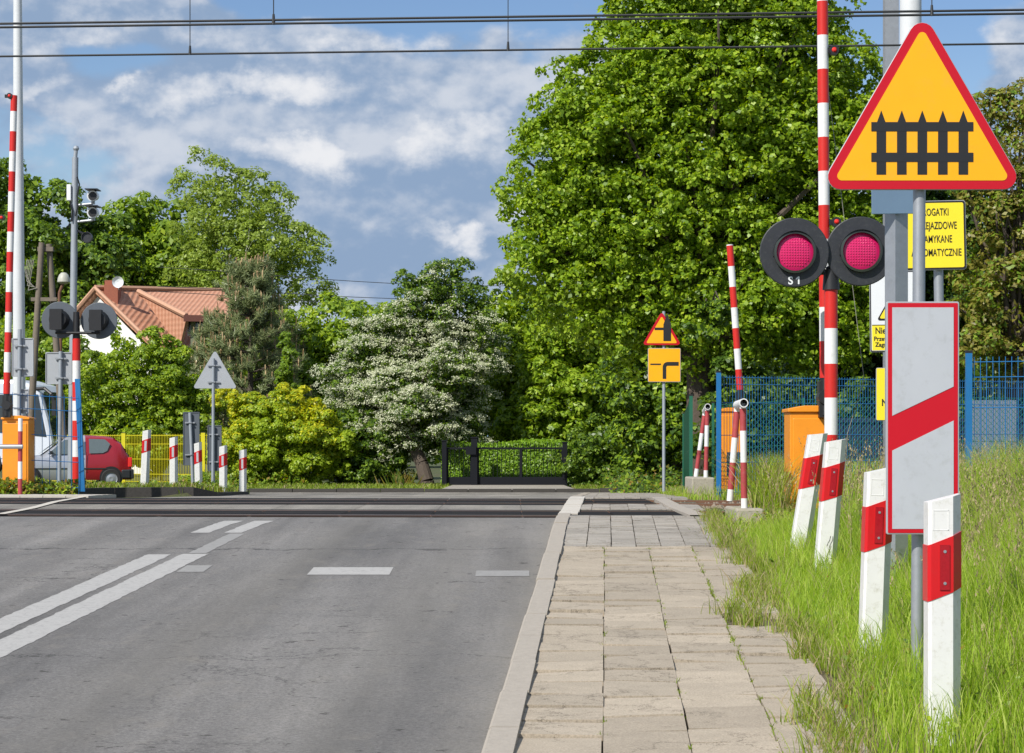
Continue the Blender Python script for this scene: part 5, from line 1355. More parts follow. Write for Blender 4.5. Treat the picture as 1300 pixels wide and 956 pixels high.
# pine: needle tufts on whorled branches
def pine():
    d = 78; rng = np.random.default_rng(31); x0 = WX(318, d); zg = float(verge(x0, d)); t = thing('pine_tree', 'blue green pine with pale brown shoots between the house and the flowering tree', 'tree', loc=(x0, d, zg))
    mb = MB(); zt = WZ(330, d)-zg; mb.tube((0,0,-.3), (0,0,zt*.9), .17, .04, 10); Ps, Ns, Ts, Ks = [], [], [], []
    z = 1.2
    while z < zt-.2:
        f = 1-z/zt; reach = (2.35*(f**.6)+.2)
        for k in range(7):
            a = rng.random()*6.28; L_ = reach*(.7+.4*rng.random()); tip = Vector((math.cos(a)*L_, math.sin(a)*L_, z+.35*L_*(.6+.5*rng.random())))
            mb.tube((0,0,z), tip, .03, .012, 5, caps=False)
            for j in range(8):
                u = .3+.7*rng.random(); c = Vector((0,0,z)).lerp(tip, u)+Vector((rng.normal()*.14, rng.normal()*.14, rng.normal()*.10))
                up = Vector((math.cos(a)*.5, math.sin(a)*.5, .9)).normalized()
                n = 34
                dirs = rng.normal(size=(n,3)); dirs /= np.linalg.norm(dirs, axis=1, keepdims=True); dirs = dirs*.9+np.array(up)*.75
                Ps.append(np.array(c)+dirs*.10); Ts.append(dirs); Ns.append(rng.normal(size=(n,3))); Ks.append(np.zeros(n))
                if rng.random() < (.85 if u > .75 else .3):
                    m = 5; q = np.array(c)+np.array([0,0,.18]); Ps.append(np.tile(q, (m,1))); Ts.append(np.tile([0,0,3.], (m,1))); Ns.append(rng.normal(size=(m,3))*[1,1,.1]); Ks.append(np.ones(m))
        z += .33
    P = np.concatenate(Ps); T = np.concatenate(Ts); Nn = np.concatenate(Ns); K = np.concatenate(Ks)
    S = np.where(K > .5, .34, .25)*(.8+.4*rng.random(len(P)))
    Nn = Nn/np.linalg.norm(Nn,axis=1,keepdims=True); tt = T-(T*Nn).sum(1,keepdims=True)*Nn; tt /= np.maximum(np.linalg.norm(tt,axis=1,keepdims=True),1e-6)
    s = np.cross(Nn, tt); wd = np.where(K > .5, .045, .020)[:,None]
    V = np.stack([P-tt*S[:,None]*.5-s*wd*.5, P-tt*S[:,None]*.5+s*wd*.5, P+tt*S[:,None]*.5+s*wd*.3, P+tt*S[:,None]*.5-s*wd*.3], 1).reshape(-1,3)
    mesh_from(V, 4, 'crown', [M['lf_pine'], M['lf_candle']], t, K)
    o = mb.build('trunk', M['bark']); o.parent = t
    return t
pt = pine()
p2 = copy_tree(pt); x_ = WX(275, 82); p2.location = (x_, 82, float(h(82))-.6); p2.rotation_euler = (0,0,2.1); p2.scale = (.9,.9,.86)
tag(p2, 'shorter pine standing left of the taller pine, touching the terracotta roof', 'tree'); 
p3 = copy_tree(pt); x_ = WX(362, 81); p3.location = (x_, 81, float(h(81))-.8); p3.rotation_euler = (0,0,4.1); p3.scale = (.9,.9,.80)
tag(p3, 'shorter pine at the right of the taller pine, behind the flowering tree', 'tree')
for q in (pt, p2, p3): q['group'] = 'pine trees beside the house'

SH = 'shrubs behind the fence and verge'
tree('hazel_shrub', 'bright green hazel bush in front of the white gable wall', 'shrub', [(135,480,38,42),(120,530,45,45),(160,450,22,28),(147,425,9,32),(150,560,55,35),(185,575,50,25)], 75.5, 'lf_bright', 330, 55, .12, 135, .04, .8, SH, 41, cr=0.203, inner=.35, extra=('lf_mid',.45))
tree('hazel_shrub', 'large bright green hazel bush left of the pine below the roof', 'shrub', [(205,490,42,48),(190,535,55,42),(235,520,36,50),(222,448,16,24),(197,445,10,26)], 75.5, 'lf_bright', 430, 55, .12, 205, .04, .8, SH, 42, cr=0.203, inner=.35, extra=('lf_mid',.5))
tree('hazel_shrub', 'green bush behind the white coach under the far left tree', 'shrub', [(60,450,40,50),(20,440,45,50),(90,480,30,60),(60,540,60,60)], 88, 'lf_mid', 260, 50, .2, 50, .05, .8, SH, 43, cr=0.319, inner=.35, extra=('lf_bright',.3))
tree('columnar_conifer', 'slim pointed conifer between the pine and the yellow bush', 'shrub', [(364,475,9,48,0,.25),(364,510,13,50,0,.3)], 61, 'lf_mid', 110, 40, .1, 364, .04, .5, None, 44, cr=0.0812, flat=1.5, inner=.5)
tree('golden_shrub', 'golden yellow and green bush right of the last guide post', 'shrub', [(325,560,40,52),(300,575,26,38),(352,555,40,58),(385,560,40,50),(405,585,30,32),(330,530,25,24),(395,525,26,26),(300,520,16,20),(425,560,24,36)], 57, 'lf_bright', 620, 60, .085, 345, .04, .6, SH, 45, cr=0.139, inner=.4,
     extra=('lf_yellow', lambda P: np.clip((P[:,2]-1.65)*.45+.32*np.sin(P[:,0]*2.6+P[:,2])+.12*(P[:,0] < WX(345,57)), .02, .8)))
tree('leafy_shrub', 'dark green leafy bush under the left side of the flowering tree', 'shrub', [(420,575,35,40),(455,580,38,36),(490,585,34,32),(440,545,40,30),(500,560,35,30)], 57.6, 'lf_mid', 330, 50, .095, 455, .04, .6, SH, 46, cr=0.162, inner=.4, extra=('lf_dark',.45))
# hawthorn with a leaning trunk
def hawthorn():
    d = 56.6; rng = np.random.default_rng(52)
    rows = [(470,455,42,36),(520,470,52,50),(575,465,48,50),(545,405,50,40),(500,412,32,28),(560,362,32,30),(520,362,22,20),(606,415,28,34),(432,487,28,20),(446,425,20,16),(472,512,50,34),(560,535,56,34),(515,548,44,28),(597,500,28,36),(600,372,20,22),(412,470,16,14),(626,450,14,20),(585,345,14,14),(500,562,30,14,-.8),(550,560,34,16,-1.2),(530,520,50,30,-1.4),(560,480,40,36,-1.2),(500,500,34,30,-1.2),(480,552,36,24,-.6),(585,548,30,22,-.4),(440,520,26,22)]
    lobes = px_lobes([(530+(r[0]-530)*.90, 480+(r[1]-480)*.97, r[2]*.80, r[3]*.86)+tuple(r[4:]) for r in rows], d+1.6)
    P, Nn, S, cs = crown(lobes, 1900, 34, rng, cr=.15, flat=.35, leaf=.085, droop=.5, inner=.22, jitter=.5, bump=1.0, gap=.8, wob=.25)
    x = WX(543, d); zg = float(verge(x, d)); t = thing('flowering_tree', 'white flowering hawthorn with a leaning dark trunk left of the gate', 'tree', None, (x, d, zg)); o = np.array([x, d, zg])
    mesh_from(kites(P-o, Nn, S, rng, .6), 4, 'crown', [M['lf_mid'], M['lf_dark']], t, (rng.random(len(P)) < .45).astype(int))
    # blossom clusters sit on top of the sprays
    ok = (cs[:,2] < WZ(375, d+1.6)) | (rng.random(len(cs)) < .35); c2 = cs[ok]; c2 = c2[rng.random(len(c2)) < .92-.5*(c2[:,2] > WZ(405, d+1.6))-.3*(c2[:,0] > WX(575, d+1.6))]
    nb_ = 10; cc = np.repeat(c2, nb_, 0); n = len(cc); a = rng.random(n)*6.28; rr = np.sqrt(rng.random(n))*.33
    cen = cc[:,:3]+np.stack([np.cos(a)*rr, np.sin(a)*rr, .05-.30*rr**2/.33+.03*rng.random(n)], 1)+cc[:,3:]*.06
    k = 9; cen = np.repeat(cen, k, 0); m = len(cen); Pb = cen+rng.normal(size=(m,3))*[.042,.042,.028]
    Nb = np.array([-.25,-.5,.9])+rng.normal(size=(m,3))*.5
    mesh_from(kites(Pb-o, Nb, .040*(.7+.6*rng.random(m)), rng, .9, .1), 4, 'blossom', [M['lf_flower']], t)
    mb = MB(); pts = [(0,0,-.2,.22),(-.03,0,.15,.19),(-.16,.1,.6,.17),(-.42,.3,1.15,.15),(-.6,.6,1.7,.13)]
    for a_, b_ in zip(pts[:-1], pts[1:]): mb.tube(a_[:3], b_[:3], a_[3], b_[3], 12, caps=False)
    for i in rng.choice(len(cs), 12, replace=False):
        c = Vector(cs[i,:3]-o); s = Vector((-.42,.3,1.15)).lerp(Vector((-.6,.6,1.7)), rng.random()); kx = s.lerp(c, .5)+Vector((0,0,.25))
        mb.tube(s, kx, .04, .022, 6, caps=False); mb.tube(kx, c, .022, .006, 5, caps=False)
    o_ = mb.build('trunk', M['bark'], smooth=False); o_.parent = t
hawthorn()
# strap leaved plant at its foot
mb = MB(); rng = np.random.default_rng(61); d = 56.3
for i in range(46):
    a = rng.random()*6.28; x0 = rng.normal()*.22; l = .35+.2*rng.random(); dx, dy = math.cos(a)*.22, math.sin(a)*.12
    for (f0, f1) in ((0,.6),(.6,1)):
        z0, z1 = l*(f0-.12*f0**2), l*(f1-.2*f1**2); mb.add([(x0+dx*f0-.018*(1-f0),dy*f0,z0),(x0+dx*f0+.018*(1-f0),dy*f0,z0),(x0+dx*f1+.018*(1-f1),dy*f1-.001,z1),(x0+dx*f1-.018*(1-f1),dy*f1,z1)], [(0,1,2,3)])
yu = thing('yucca_plant', 'pale strap leaved plant at the foot of the leaning tree trunk', 'plant'); o = mb.build('leaves', M['lf_pine'] if 0 else M['weed']); o.parent = yu; yu.location = (WX(510,d), d, float(h(d)))
mb = MB(); mb.tube((0,0,-.05),(0,0,.1),.05,.03,8); o = mb.build('stem', M['bark']); o.parent = yu

# right hand woodland edge
RT = 'young trees right of the flowering tree'
tree('leafy_tree', 'young light green tree just right of the flowering tree above the hedge', 'tree', [(650,440,42,50),(630,480,38,45),(670,490,45,45),(640,395,28,30),(655,530,50,35)], 61.5, 'lf_mid', 480, 60, .12, 650, .07, 2, RT, 71, cr=0.232, inner=.35, extra=('lf_bright',.45))
tree('leafy_tree', 'dense green tree between the hedge and the yellow road sign', 'tree', [(720,450,45,60),(760,480,48,60),(700,510,45,50),(745,530,55,45),(690,420,30,50),(790,500,35,55)], 59.5, 'lf_linden', 620, 60, .13, 735, .08, 2, RT, 72, cr=0.244, inner=.35, extra=('lf_bright',.25))
tree('leafy_tree', 'dark green tree right behind the yellow road sign under the linden', 'tree', [(830,480,45,60),(880,480,50,60),(850,540,55,45),(930,500,60,60),(900,550,60,40)], 54.5, 'lf_linden', 560, 60, .13, 860, .08, 2, RT, 73, cr=0.244, inner=.35, extra=('lf_dark',.4))
tree('undergrowth_shrub', 'low tangled green shrub right of the hedge end beneath the trees', 'shrub', [(750,585,40,26),(790,580,40,30),(820,585,30,28),(775,560,40,25)], 56.0, 'lf_mid', 360, 45, .08, 785, .03, .4, SH, 74, cr=0.128, inner=.35, extra=('lf_dark',.4))
# the big linden
lin_rows = [(880,120,120,110),(770,150,85,90),(830,60,85,85),(960,70,95,95),(720,215,75,75),(700,275,62,55),(780,290,90,75),(880,260,110,100),(1000,190,95,100),(1050,110,62,75),(1000,300,90,85),(760,370,80,55),(860,375,90,60),(960,390,90,60),(1040,400,80,60),(880,-10,100,60),(985,0,80,60),(1060,210,60,80),(820,430,55,28),(905,440,60,30),(690,330,45,40),(1060,330,60,80),(720,140,42,45)]
def linden():
    d = 47.; rng = np.random.default_rng(81); lobes = px_lobes([(a+(10 if a < 900 else 0), b, c*.82, e*.84) for a, b, c, e in lin_rows], d)
    P, Nn, S, cs = crown(lobes, 7400, 30, rng, cr=.185, leaf=.095, inner=.22, jitter=.75, rmin=.74, wob=.08, bough=.70, sep=.86)
    x = WX(885, d); zg = float(verge(x, d)); t = thing('linden_tree', 'huge dense bright green linden filling the upper right behind the crossing signal', 'tree', None, (x, d, zg)); o = np.array([x, d, zg])
    mi = (rng.random(len(P)) < .2).astype(int)
    mesh_from(kites(P-o, Nn, S, rng, .82, .12), 4, 'crown', [M['lf_linden'], M['lf_bright']], t, mi)
    mb = MB(); limbs(mb, (0,0,0), np.concatenate([cs[:,:3]-o, cs[:,3:]], 1), .32, 4.2, rng, 60); ob = mb.build('trunk', M['bark']); ob.parent = t
    # the spray hanging over the road sign
    rows = [(874,432,9,8,0,.3),(872,414,6,7,0,.25),(892,422,16,16,0,.5),(912,400,22,20,0,.6)]; lb = px_lobes(rows, 42.4)
    P, Nn, S, cs = crown(lb, 70, 26, rng, cr=0.0638, leaf=.10, inner=.3, bough=.16)
    mesh_from(kites(P-o, Nn, S, rng, .82, .12), 4, 'hanging_spray', [M['lf_linden'], M['lf_dark']], t, (rng.random(len(P)) < .5).astype(int))
    mb = MB()
    for i in range(0, len(cs), 25):
        c = Vector(cs[i,:3]-o); s = Vector((WX(900,46.5),46.5,WZ(395,46.5)))-Vector(o); k = s.lerp(c,.6)+Vector((0,0,.3)); mb.tube(s,k,.03,.015,5,caps=False); mb.tube(k,c,.015,.005,5,caps=False)
    ob = mb.build('branch', M['bark']); ob.parent = t
linden()
tree('dark_tree', 'dark green tree behind the yellow board, right of the linden', 'tree', [(1160,380,85,110),(1110,430,75,80),(1200,300,60,80),(1185,460,75,70),(1120,500,90,60),(1230,420,50,80),(1160,250,40,50)], 50, 'lf_dark', 700, 60, .14, 1160, .2, 3, None, 91, cr=0.29, inner=.4, extra=('lf_mid',.3))
tree('bronze_leaved_tree', 'sparse bronze green tree with bare looking twigs at the right edge', 'tree', [(1260,170,36,42),(1300,200,60,60),(1275,260,50,50),(1320,300,60,70),(1270,340,50,50),(1300,400,60,60),(1245,145,16,26),(1240,210,20,35),(1330,150,50,50),(1265,440,45,50)], 43, 'lf_olive', 620, 46, .10, 1290, .16, 3, None, 92, cr=0.209, flat=.8, inner=.10, rmin=.25, nl=70, extra=('lf_mid',.3))
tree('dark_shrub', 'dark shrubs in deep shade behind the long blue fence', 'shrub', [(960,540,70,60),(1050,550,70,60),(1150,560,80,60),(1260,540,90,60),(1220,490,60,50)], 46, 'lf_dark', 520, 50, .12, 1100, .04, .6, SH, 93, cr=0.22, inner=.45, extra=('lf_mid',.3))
# trimmed hedge
def hedge():
    d0, d1 = 56.65, 57.9; x0, x1 = WX(560, 56.65), WX(742, 56.65); z0 = float(h(57)); z1 = WZ(563.5, 56.65); rng = np.random.default_rng(95)
    def face(n, a):
        if a == 'front': return np.stack([rng.uniform(x0,x1,n), d0+rng.normal(size=n)*.03, rng.uniform(z0,z1,n)],1), np.tile([-.2,-1,.35],(n,1))
        if a == 'top': return np.stack([rng.uniform(x0,x1,n), rng.uniform(d0,d1,n), z1+rng.normal(size=n)*.03+.02*np.sin(rng.uniform(x0,x1,n)*3)],1), np.tile([0,-.2,1.],(n,1))
        if a == 'right': return np.stack([x1+rng.normal(size=n)*.04, rng.uniform(d0,d1,n), rng.uniform(z0,z1,n)],1), np.tile([1,-.3,.2],(n,1))
        return np.stack([rng.uniform(x0,x1,n), rng.uniform(d0,d1,n), rng.uniform(z0,z1,n)],1), rng.normal(size=(n,3))
    Q = [face(15000,'front'), face(7000,'top'), face(3500,'right'), face(9000,'in')]
    P = np.concatenate([q[0] for q in Q]); Nn = np.concatenate([q[1] for q in Q])+rng.normal(size=(len(P),3))*.55
    P[:,2] += .05*np.sin(P[:,0]*2.3)*(P[:,2] > z1-.2)
    t = thing('clipped_hedge', 'bright green clipped hedge behind the black gate', 'hedge', None, ((x0+x1)/2, d0, z0)); o = np.array([(x0+x1)/2, d0, z0])
    mesh_from(kites(P-o, Nn, .065*(.7+.6*rng.random(len(P))), rng, .6), 4, 'foliage', [M['lf_hedge']], t)
    mb = MB()
    for i in range(40):
        x = rng.uniform(x0,x1)-o[0]; mb.tube((x,.6,-.1),(x+rng.normal()*.1,.6,z1-z0-.15),.02,.01,5)
    q = mb.build('stems', M['bark']); q.parent = t
hedge()
# the wood behind everything, one mass
def wood():
    rng = np.random.default_rng(97); Ps = []; 
    lob = []
    for x in np.arange(-75, 76, 3.2):
        y = 128+rng.normal()*4; px = 650+x/y*F
        top = 3.8+1.5*rng.random()+(4 if px > 690 else 0)+(.8 if px < 240 else 0); lob.append((x, y, top*.5, 3.0, 2.5, top*.55))
    for x in np.arange(4, 60, 3.0):
        y = 66+rng.normal()*2; top = 7+2*rng.random(); lob.append((x, y, top*.5, 2.6, 2.2, top*.55))
    P, Nn, S, cs = crown(lob, 1500, 45, rng, cr=0.58, leaf=.33, inner=.5, flat=.5)
    o = mesh_from(kites(P, Nn, S, rng, .7), 4, 'far_woodland', [M['lf_mid'], M['lf_dark']], None, (rng.random(len(P)) < .5).astype(int))
    tag(o, 'far green woodland closing the view behind houses and trees', 'woodland', kind='stuff')
wood()

# ------------------------------------------------------------ grasses
def blades(P, hgt, wid, lean, rng, seg=2):
    """each blade: quad + quad narrowing to a tip"""
    n = len(P); a = rng.random(n)*6.283; ld = rng.random(n)*6.283
    side = np.stack([np.cos(a), np.sin(a), np.zeros(n)], 1)*wid[:,None]*.5
    # keep some width toward the road
    lv = np.stack([np.cos(ld), np.sin(ld), np.zeros(n)], 1)*(lean*hgt)[:,None]
    up = np.stack([np.zeros(n), np.zeros(n), hgt], 1)
    p0, p1, p2, p3 = P, P+up*.45+lv*.18, P+up*.82+lv*.55, P+up+lv
    V = np.stack([p0-side, p0+side, p1+side*.95, p2+side*.6, p3, p2-side*.6, p1-side*.95], 1)
    return V.reshape(-1,3)
def scatter(n, fx, rng): 
    return fx(n, rng)
def right_field(n, rng, d0=8.3, d1=21.0, power=1.0):
    # even density over the ground wedge seen right of the footway
    out = []
    while sum(len(o) for o in out) < n:
        y = np.sqrt(rng.uniform(d0**2, d1**2, n)) if power == 1 else d0+(d1-d0)*rng.random(n)
        x = rng.uniform(0, 6.5, n)
        edge = 1.00+.16*np.sin(y*1.3)+.10*np.sin(y*3.7+1)+.05*np.sin(y*9)
        q = x-ROADYAW*y
        near_edge = np.where(y > 17.2, .98, edge)
        ok = (q > near_edge-.02) & (x/y < .38) & (y < 20.8-.07*x)
        out.append(np.stack([x[ok], y[ok]], 1))
    Q = np.concatenate(out)[:n]; return Q
def with_z(Q): return np.concatenate([Q, verge(Q[:,0], Q[:,1])[:,None]], 1)
rng = np.random.default_rng(101)
Q = right_field(118000, rng); P = with_z(Q); q = Q[:,0]-ROADYAW*Q[:,1]
patch = .5+.5*np.sin(Q[:,0]*2.1+1.3*np.sin(Q[:,1]*.9))*np.sin(Q[:,1]*1.3+Q[:,0])
ramp = np.clip((q-.95)/2.2, .0, 1)+.12*np.clip((q-.95)/.3, 0, 1)
hg = (.07+.46*ramp+.20*patch*ramp)*(.55+.75*rng.random(len(Q)))*np.where(Q[:,1] > 18.2, np.clip((q-1.2)/2.5, .25, 1), 1)
V = blades(P, hg, .0025+.0035*rng.random(len(Q)), .12+.45*rng.random(len(Q)), rng)
V2 = None
dry = (rng.random(len(Q)) < .08+.14*(q > 2.2)+.25*(q < 1.12)).astype(int)
tag(mesh_from(V, 7, 'tall_grass', [M['grass'], M['drygrass']], None, dry), kind='stuff')
# seeding stalks with heads
n = 9000; Q = right_field(n, rng, 10., 20.8); q = Q[:,0]-ROADYAW*Q[:,1]; keep = (q > 1.5) & (rng.random(n) < np.clip((q-1.5)/2.2, .08, 1)); Q = Q[keep]; P = with_z(Q); n = len(Q)
hg = .45+.40*rng.random(n); V = blades(P, hg, np.full(n, .0035), .10+.25*rng.random(n), rng)
tips = V.reshape(-1,7,3)[:,4]; hd = []
for k in range(9):
    hd.append(tips+np.stack([rng.normal(size=n)*.008, rng.normal(size=n)*.008, -.014*k*np.ones(n)],1)-(tips-P)*[1,1,0]*.04*k)
H = np.concatenate(hd); m = len(H); Vh = kites(H, rng.normal(size=(m,3)), .026*(.7+.6*rng.random(m)), rng, .35, .05, tipdir=np.tile([0,0,1.5],(m,1)))
tag(mesh_from(V, 7, 'grass_stalks', [M['drygrass'], M['grass']], None, (rng.random(n) < .4).astype(int)), kind='stuff')
tag(mesh_from(Vh, 4, 'grass_seed_heads', [M['drygrass']]), kind='stuff')
# low creeping edge grass and broad leaved weeds
def clump_set(name, centers, nper, hmin, hmax, spread, mat, wid=.006, seed=5, mats2=None):
    rng = np.random.default_rng(seed); c = np.repeat(np.array(centers), nper, 0); n = len(c)
    Q = c[:,:2]+rng.normal(size=(n,2))*spread; z = verge(Q[:,0], Q[:,1])
    if c.shape[1] > 2: z = np.where(c[:,2] > -5, c[:,2], z)
    P = np.concatenate([Q, z[:,None]], 1)
    V = blades(P, hmin+(hmax-hmin)*rng.random(n), wid*(.6+.8*rng.random(n)), .2+.7*rng.random(n), rng)
    return tag(mesh_from(V, 7, name, mats2 or [M[mat]], None, (rng.random(n) < .32).astype(int) if mats2 else None), kind='stuff')
rng = np.random.default_rng(103)
ce = []
for y in np.arange(8.2, 21, .09):
    e = 1.0+.16*math.sin(y*1.3)+.10*math.sin(y*3.7+1)
    if y > 17.2: e = 1.0
    for _ in range(2): ce.append((e+rng.normal()*.05+ROADYAW*y, y+rng.normal()*.1, float(h(y))+.0))
clump_set('edge_grass', ce, 26, .03, .16, .035, 'shortgrass', .005, 6, [M['shortgrass'], M['drygrass']])
# moss and grass in the slab joints
ce = []
for qj, dens in ((.335,.25),(.685,.7),(-.015,.12)):
    for y in np.arange(8.5, 17.6, .05):
        if rng.random() < dens*(.35+.65*(math.sin(y*2.3+qj*9) > 0)): ce.append((qj+ROADYAW*y+rng.normal()*.004, y, float(h(y))+.012))
clump_set('joint_grass', ce, 7, .012, .035, .008, 'shortgrass', .005, 7)
# verge grass: left behind posts, behind the far kerb, around the blocks, left edge weeds
def region(n, x0, x1, y0, y1, rng, cond=None):
    Q = np.stack([rng.uniform(x0,x1,n), rng.uniform(y0,y1,n)],1)
    return Q if cond is None else Q[cond(Q[:,0],Q[:,1])]
rng = np.random.default_rng(105)
R1 = region(26000, -12.5, -5.3, 34.6, 46, rng, lambda x, y: (x < -5.45) & ((y > 36.6) | (x < -6.9-.7*(36.4-y))))
P = with_z(R1); n = len(P); V = blades(P, (.04+.12*rng.random(n)), np.full(n,.016), .2+.6*rng.random(n), rng)
tag(mesh_from(V, 7, 'verge_grass', [M['shortgrass'], M['drygrass'], M['weed']], None, rng.choice([0,1,2], size=n, p=[.62,.13,.25])), kind='stuff')
R2 = region(34000, -18, 8.5, 50.45, 60, rng, lambda x, y: ~((x > -1.6) & (x < 1.5) & (y < 56.2)))
P = with_z(R2); n = len(P); V = blades(P, (.05+.07*rng.random(n)), np.full(n,.025), .2+.6*rng.random(n), rng)
tag(mesh_from(V, 7, 'lawn_strip', [M['shortgrass'], M['drygrass']], None, (rng.random(n) < .08).astype(int)), kind='stuff')
R3 = region(26000, 1.9, 9.5, 28.4, 47, rng, lambda x, y: (x-ROADYAW*y > 1.06))
P = with_z(R3); n = len(P); V = blades(P, (.08+.42*rng.random(n)*np.clip((P[:,0]-2.9)/1.5, .05, 1)), np.full(n,.014), .2+.5*rng.random(n), rng)
tag(mesh_from(V, 7, 'rough_grass', [M['grass'], M['drygrass']], None, (rng.random(n) < .12).astype(int)), kind='stuff')
ce = [(WX(p,d)+0, d) for p, d in ((915,20.0),(985,20.2),(1000,20.1),(920,19.4),(975,19.4),(955,19.2),(935,18.9),(868,30.4),(880,29.6),(909,29),(925,28.8),(850,43.5),(858,42.5),(838,43.5),(866,42))]
clump_set('tufts', ce, 110, .05, .22, .10, 'grass', .007, 8, [M['grass'], M['drygrass']])
# tall weed by the near cabinet, weeds at the left edge
ce = [(WX(985,20.6)+rng.normal()*.10, 20.6+rng.normal()*.12) for _ in range(7)]+[(WX(985,29.2)+rng.normal()*.3, 29.6+rng.normal()*.2) for _ in range(30)]
clump_set('cabinet_grass', ce, 60, .25, .70, .07, 'grass', .007, 9, [M['grass'], M['drygrass']])
def weeds(name, n, x0, x1, y0, y1, zf, hmax, leaf, seed, mats, pr):
    rng = np.random.default_rng(seed); Q = region(n, x0, x1, y0, y1, rng); z = verge(Q[:,0],Q[:,1])+hmax*rng.random(len(Q))**1.3*(.4+.6*np.abs(np.sin(Q[:,0]*3)))
    P = np.concatenate([Q, z[:,None]],1); return tag(mesh_from(kites(P, rng.normal(size=(len(P),3))*.7+[0,-.4,1], leaf*(.6+.8*rng.random(len(P))), rng, .6), 4, name, mats, None, rng.choice(len(mats), size=len(P), p=pr)), kind='stuff')
weeds('creeping_weeds', 9000, -9.6, -6.95, 34.3, 36.0, 0, .22, .07, 11, [M['weed'], M['lf_bright'], M['lf_dark']], [.55,.3,.15])
weeds('verge_weeds', 5000, -8.6, -5.6, 41, 46, 0, .22, .08, 12, [M['weed'], M['lf_mid']], [.5,.5])
weeds('embankment_weeds', 2600, 1.95, 4.2, 20.9, 21.6, 0, .16, .045, 13, [M['weed'], M['lf_dark']], [.6,.4])
rngw = np.random.default_rng(200); Qw = right_field(420, rngw, 8.6, 20.5); cw = np.repeat(Qw, 26, 0); nw = len(cw); cw = cw+rngw.normal(size=(nw,2))*.06
hw_ = .03+.30*rngw.random(nw)*np.repeat(np.clip(Qw[:,0]-ROADYAW*Qw[:,1]-.9, .15, 1), 26); Pw = np.concatenate([cw, (verge(cw[:,0],cw[:,1])+hw_)[:,None]], 1)
tag(mesh_from(kites(Pw, rngw.normal(size=(nw,3))*.6+[-.2,-.4,1], .035*(.6+.9*rngw.random(nw)), rngw, .5), 4, 'verge_broadleaf_weeds', [M['weed'], M['lf_mid'], M['lf_bright']], None, rngw.choice(3, size=nw, p=[.35,.4,.25])), kind='stuff')
weeds('tree_foot_weeds', 9000, 2.2, 9, 45, 56, 0, .6, .10, 14, [M['lf_mid'], M['lf_dark'], M['weed']], [.45,.35,.2])
weeds('wall_foot_weeds', 6000, -8.6, -5.2, 56.0, 60, 0, .45, .09, 15, [M['lf_mid'], M['weed'], M['lf_bright']], [.5,.3,.2])

# ------------------------------------------------------------ sky, sun, camera
SUN_AZ = R(219); SUN_EL = R(42)     # azimuth measured from +Y toward +X
to_sun = Vector((math.sin(SUN_AZ)*math.cos(SUN_EL), math.cos(SUN_AZ)*math.cos(SUN_EL), math.sin(SUN_EL)))
ld = bpy.data.lights.new('sun', 'SUN'); ld.energy = 5.0; ld.angle = R(.5); ld.color = (1,.955,.88)
lo = bpy.data.objects.new('sun', ld); C.objects.link(lo); lo.rotation_euler = to_sun.to_track_quat('Z', 'Y').to_euler(); lo.location = (0,0,30)
wd = bpy.data.worlds.new('World'); bpy.context.scene.world = wd; wd.use_nodes = True; nt = wd.node_tree
bg = nt.nodes['Background']; bg.inputs['Strength'].default_value = .10
sky = N(nt, 'ShaderNodeTexSky'); sky.sky_type = 'NISHITA'; sky.sun_disc = False; sky.sun_elevation = SUN_EL; sky.sun_rotation = SUN_AZ; sky.air_density = 1.0; sky.dust_density = .3; sky.ozone_density = 1.6
tc = N(nt, 'ShaderNodeTexCoord'); sx = N(nt, 'ShaderNodeSeparateXYZ'); L(nt, tc.outputs['Generated'], sx.inputs['Vector'])
def mth(op, a, b=None, c=None):
    n = N(nt, 'ShaderNodeMath', operation=op)
    for i, v in enumerate((a, b, c)):
        if v is None: continue
        if isinstance(v, (int, float)): n.inputs[i].default_value = v
        else: L(nt, v, n.inputs[i])
    return n.outputs['Value']
U = mth('MULTIPLY', mth('ARCTAN2', sx.outputs['X'], sx.outputs['Y']), 2.8)
Vv = mth('MULTIPLY', mth('ARCSINE', sx.outputs['Z']), 2.8)
def dens(du, dv, detail=10., scale=3.4, rough=.5, sq=1.75, z=3.7, dist=0.):
    cb = N(nt, 'ShaderNodeCombineXYZ'); L(nt, mth('ADD', U, du), cb.inputs['X']); L(nt, mth('MULTIPLY', mth('ADD', Vv, dv), sq), cb.inputs['Y']); cb.inputs['Z'].default_value = z
    n = N(nt, 'ShaderNodeTexNoise', i_Scale=scale, i_Detail=detail, i_Roughness=rough, i_Distortion=dist); L(nt, cb.outputs['Vector'], n.inputs['Vector'])
    return n.outputs['Fac']
acc = None
for (px, py, ru, rv, amp) in ((1130,20,.17,.10,-.34),(520,18,.24,.035,-.17),(150,84,.09,.022,-.16),(545,285,.05,.03,-.07),(1275,85,.05,.055,.30),(250,150,.26,.09,.08),(430,190,.16,.05,.10),(440,340,.25,.08,.12),(180,280,.2,.07,.06),(500,410,.7,.08,.20),(430,300,.12,.06,.12),(465,165,.06,.014,-.15),(190,170,.12,.05,.10),(90,40,.12,.03,.05),(600,150,.08,.10,.02)):
    u, v = (px-650)/1000, (562-py)/1000
    a = mth('POWER', mth('DIVIDE', mth('SUBTRACT', U, u), ru), 2.0); b = mth('POWER', mth('DIVIDE', mth('SUBTRACT', Vv, v), rv), 2.0)
    e = mth('MULTIPLY', mth('EXPONENT', mth('MULTIPLY', mth('ADD', a, b), -1.0)), amp); acc = e if acc is None else mth('ADD', acc, e)
d0_ = dens(0, 0)
puff = dens(0, 0, 8., 15., .55, 1.3, 8.1)           # small cauliflower structure
dd_ = mth('ADD', mth('ADD', d0_, acc), mth('MULTIPLY', mth('SUBTRACT', puff, .5), .16))
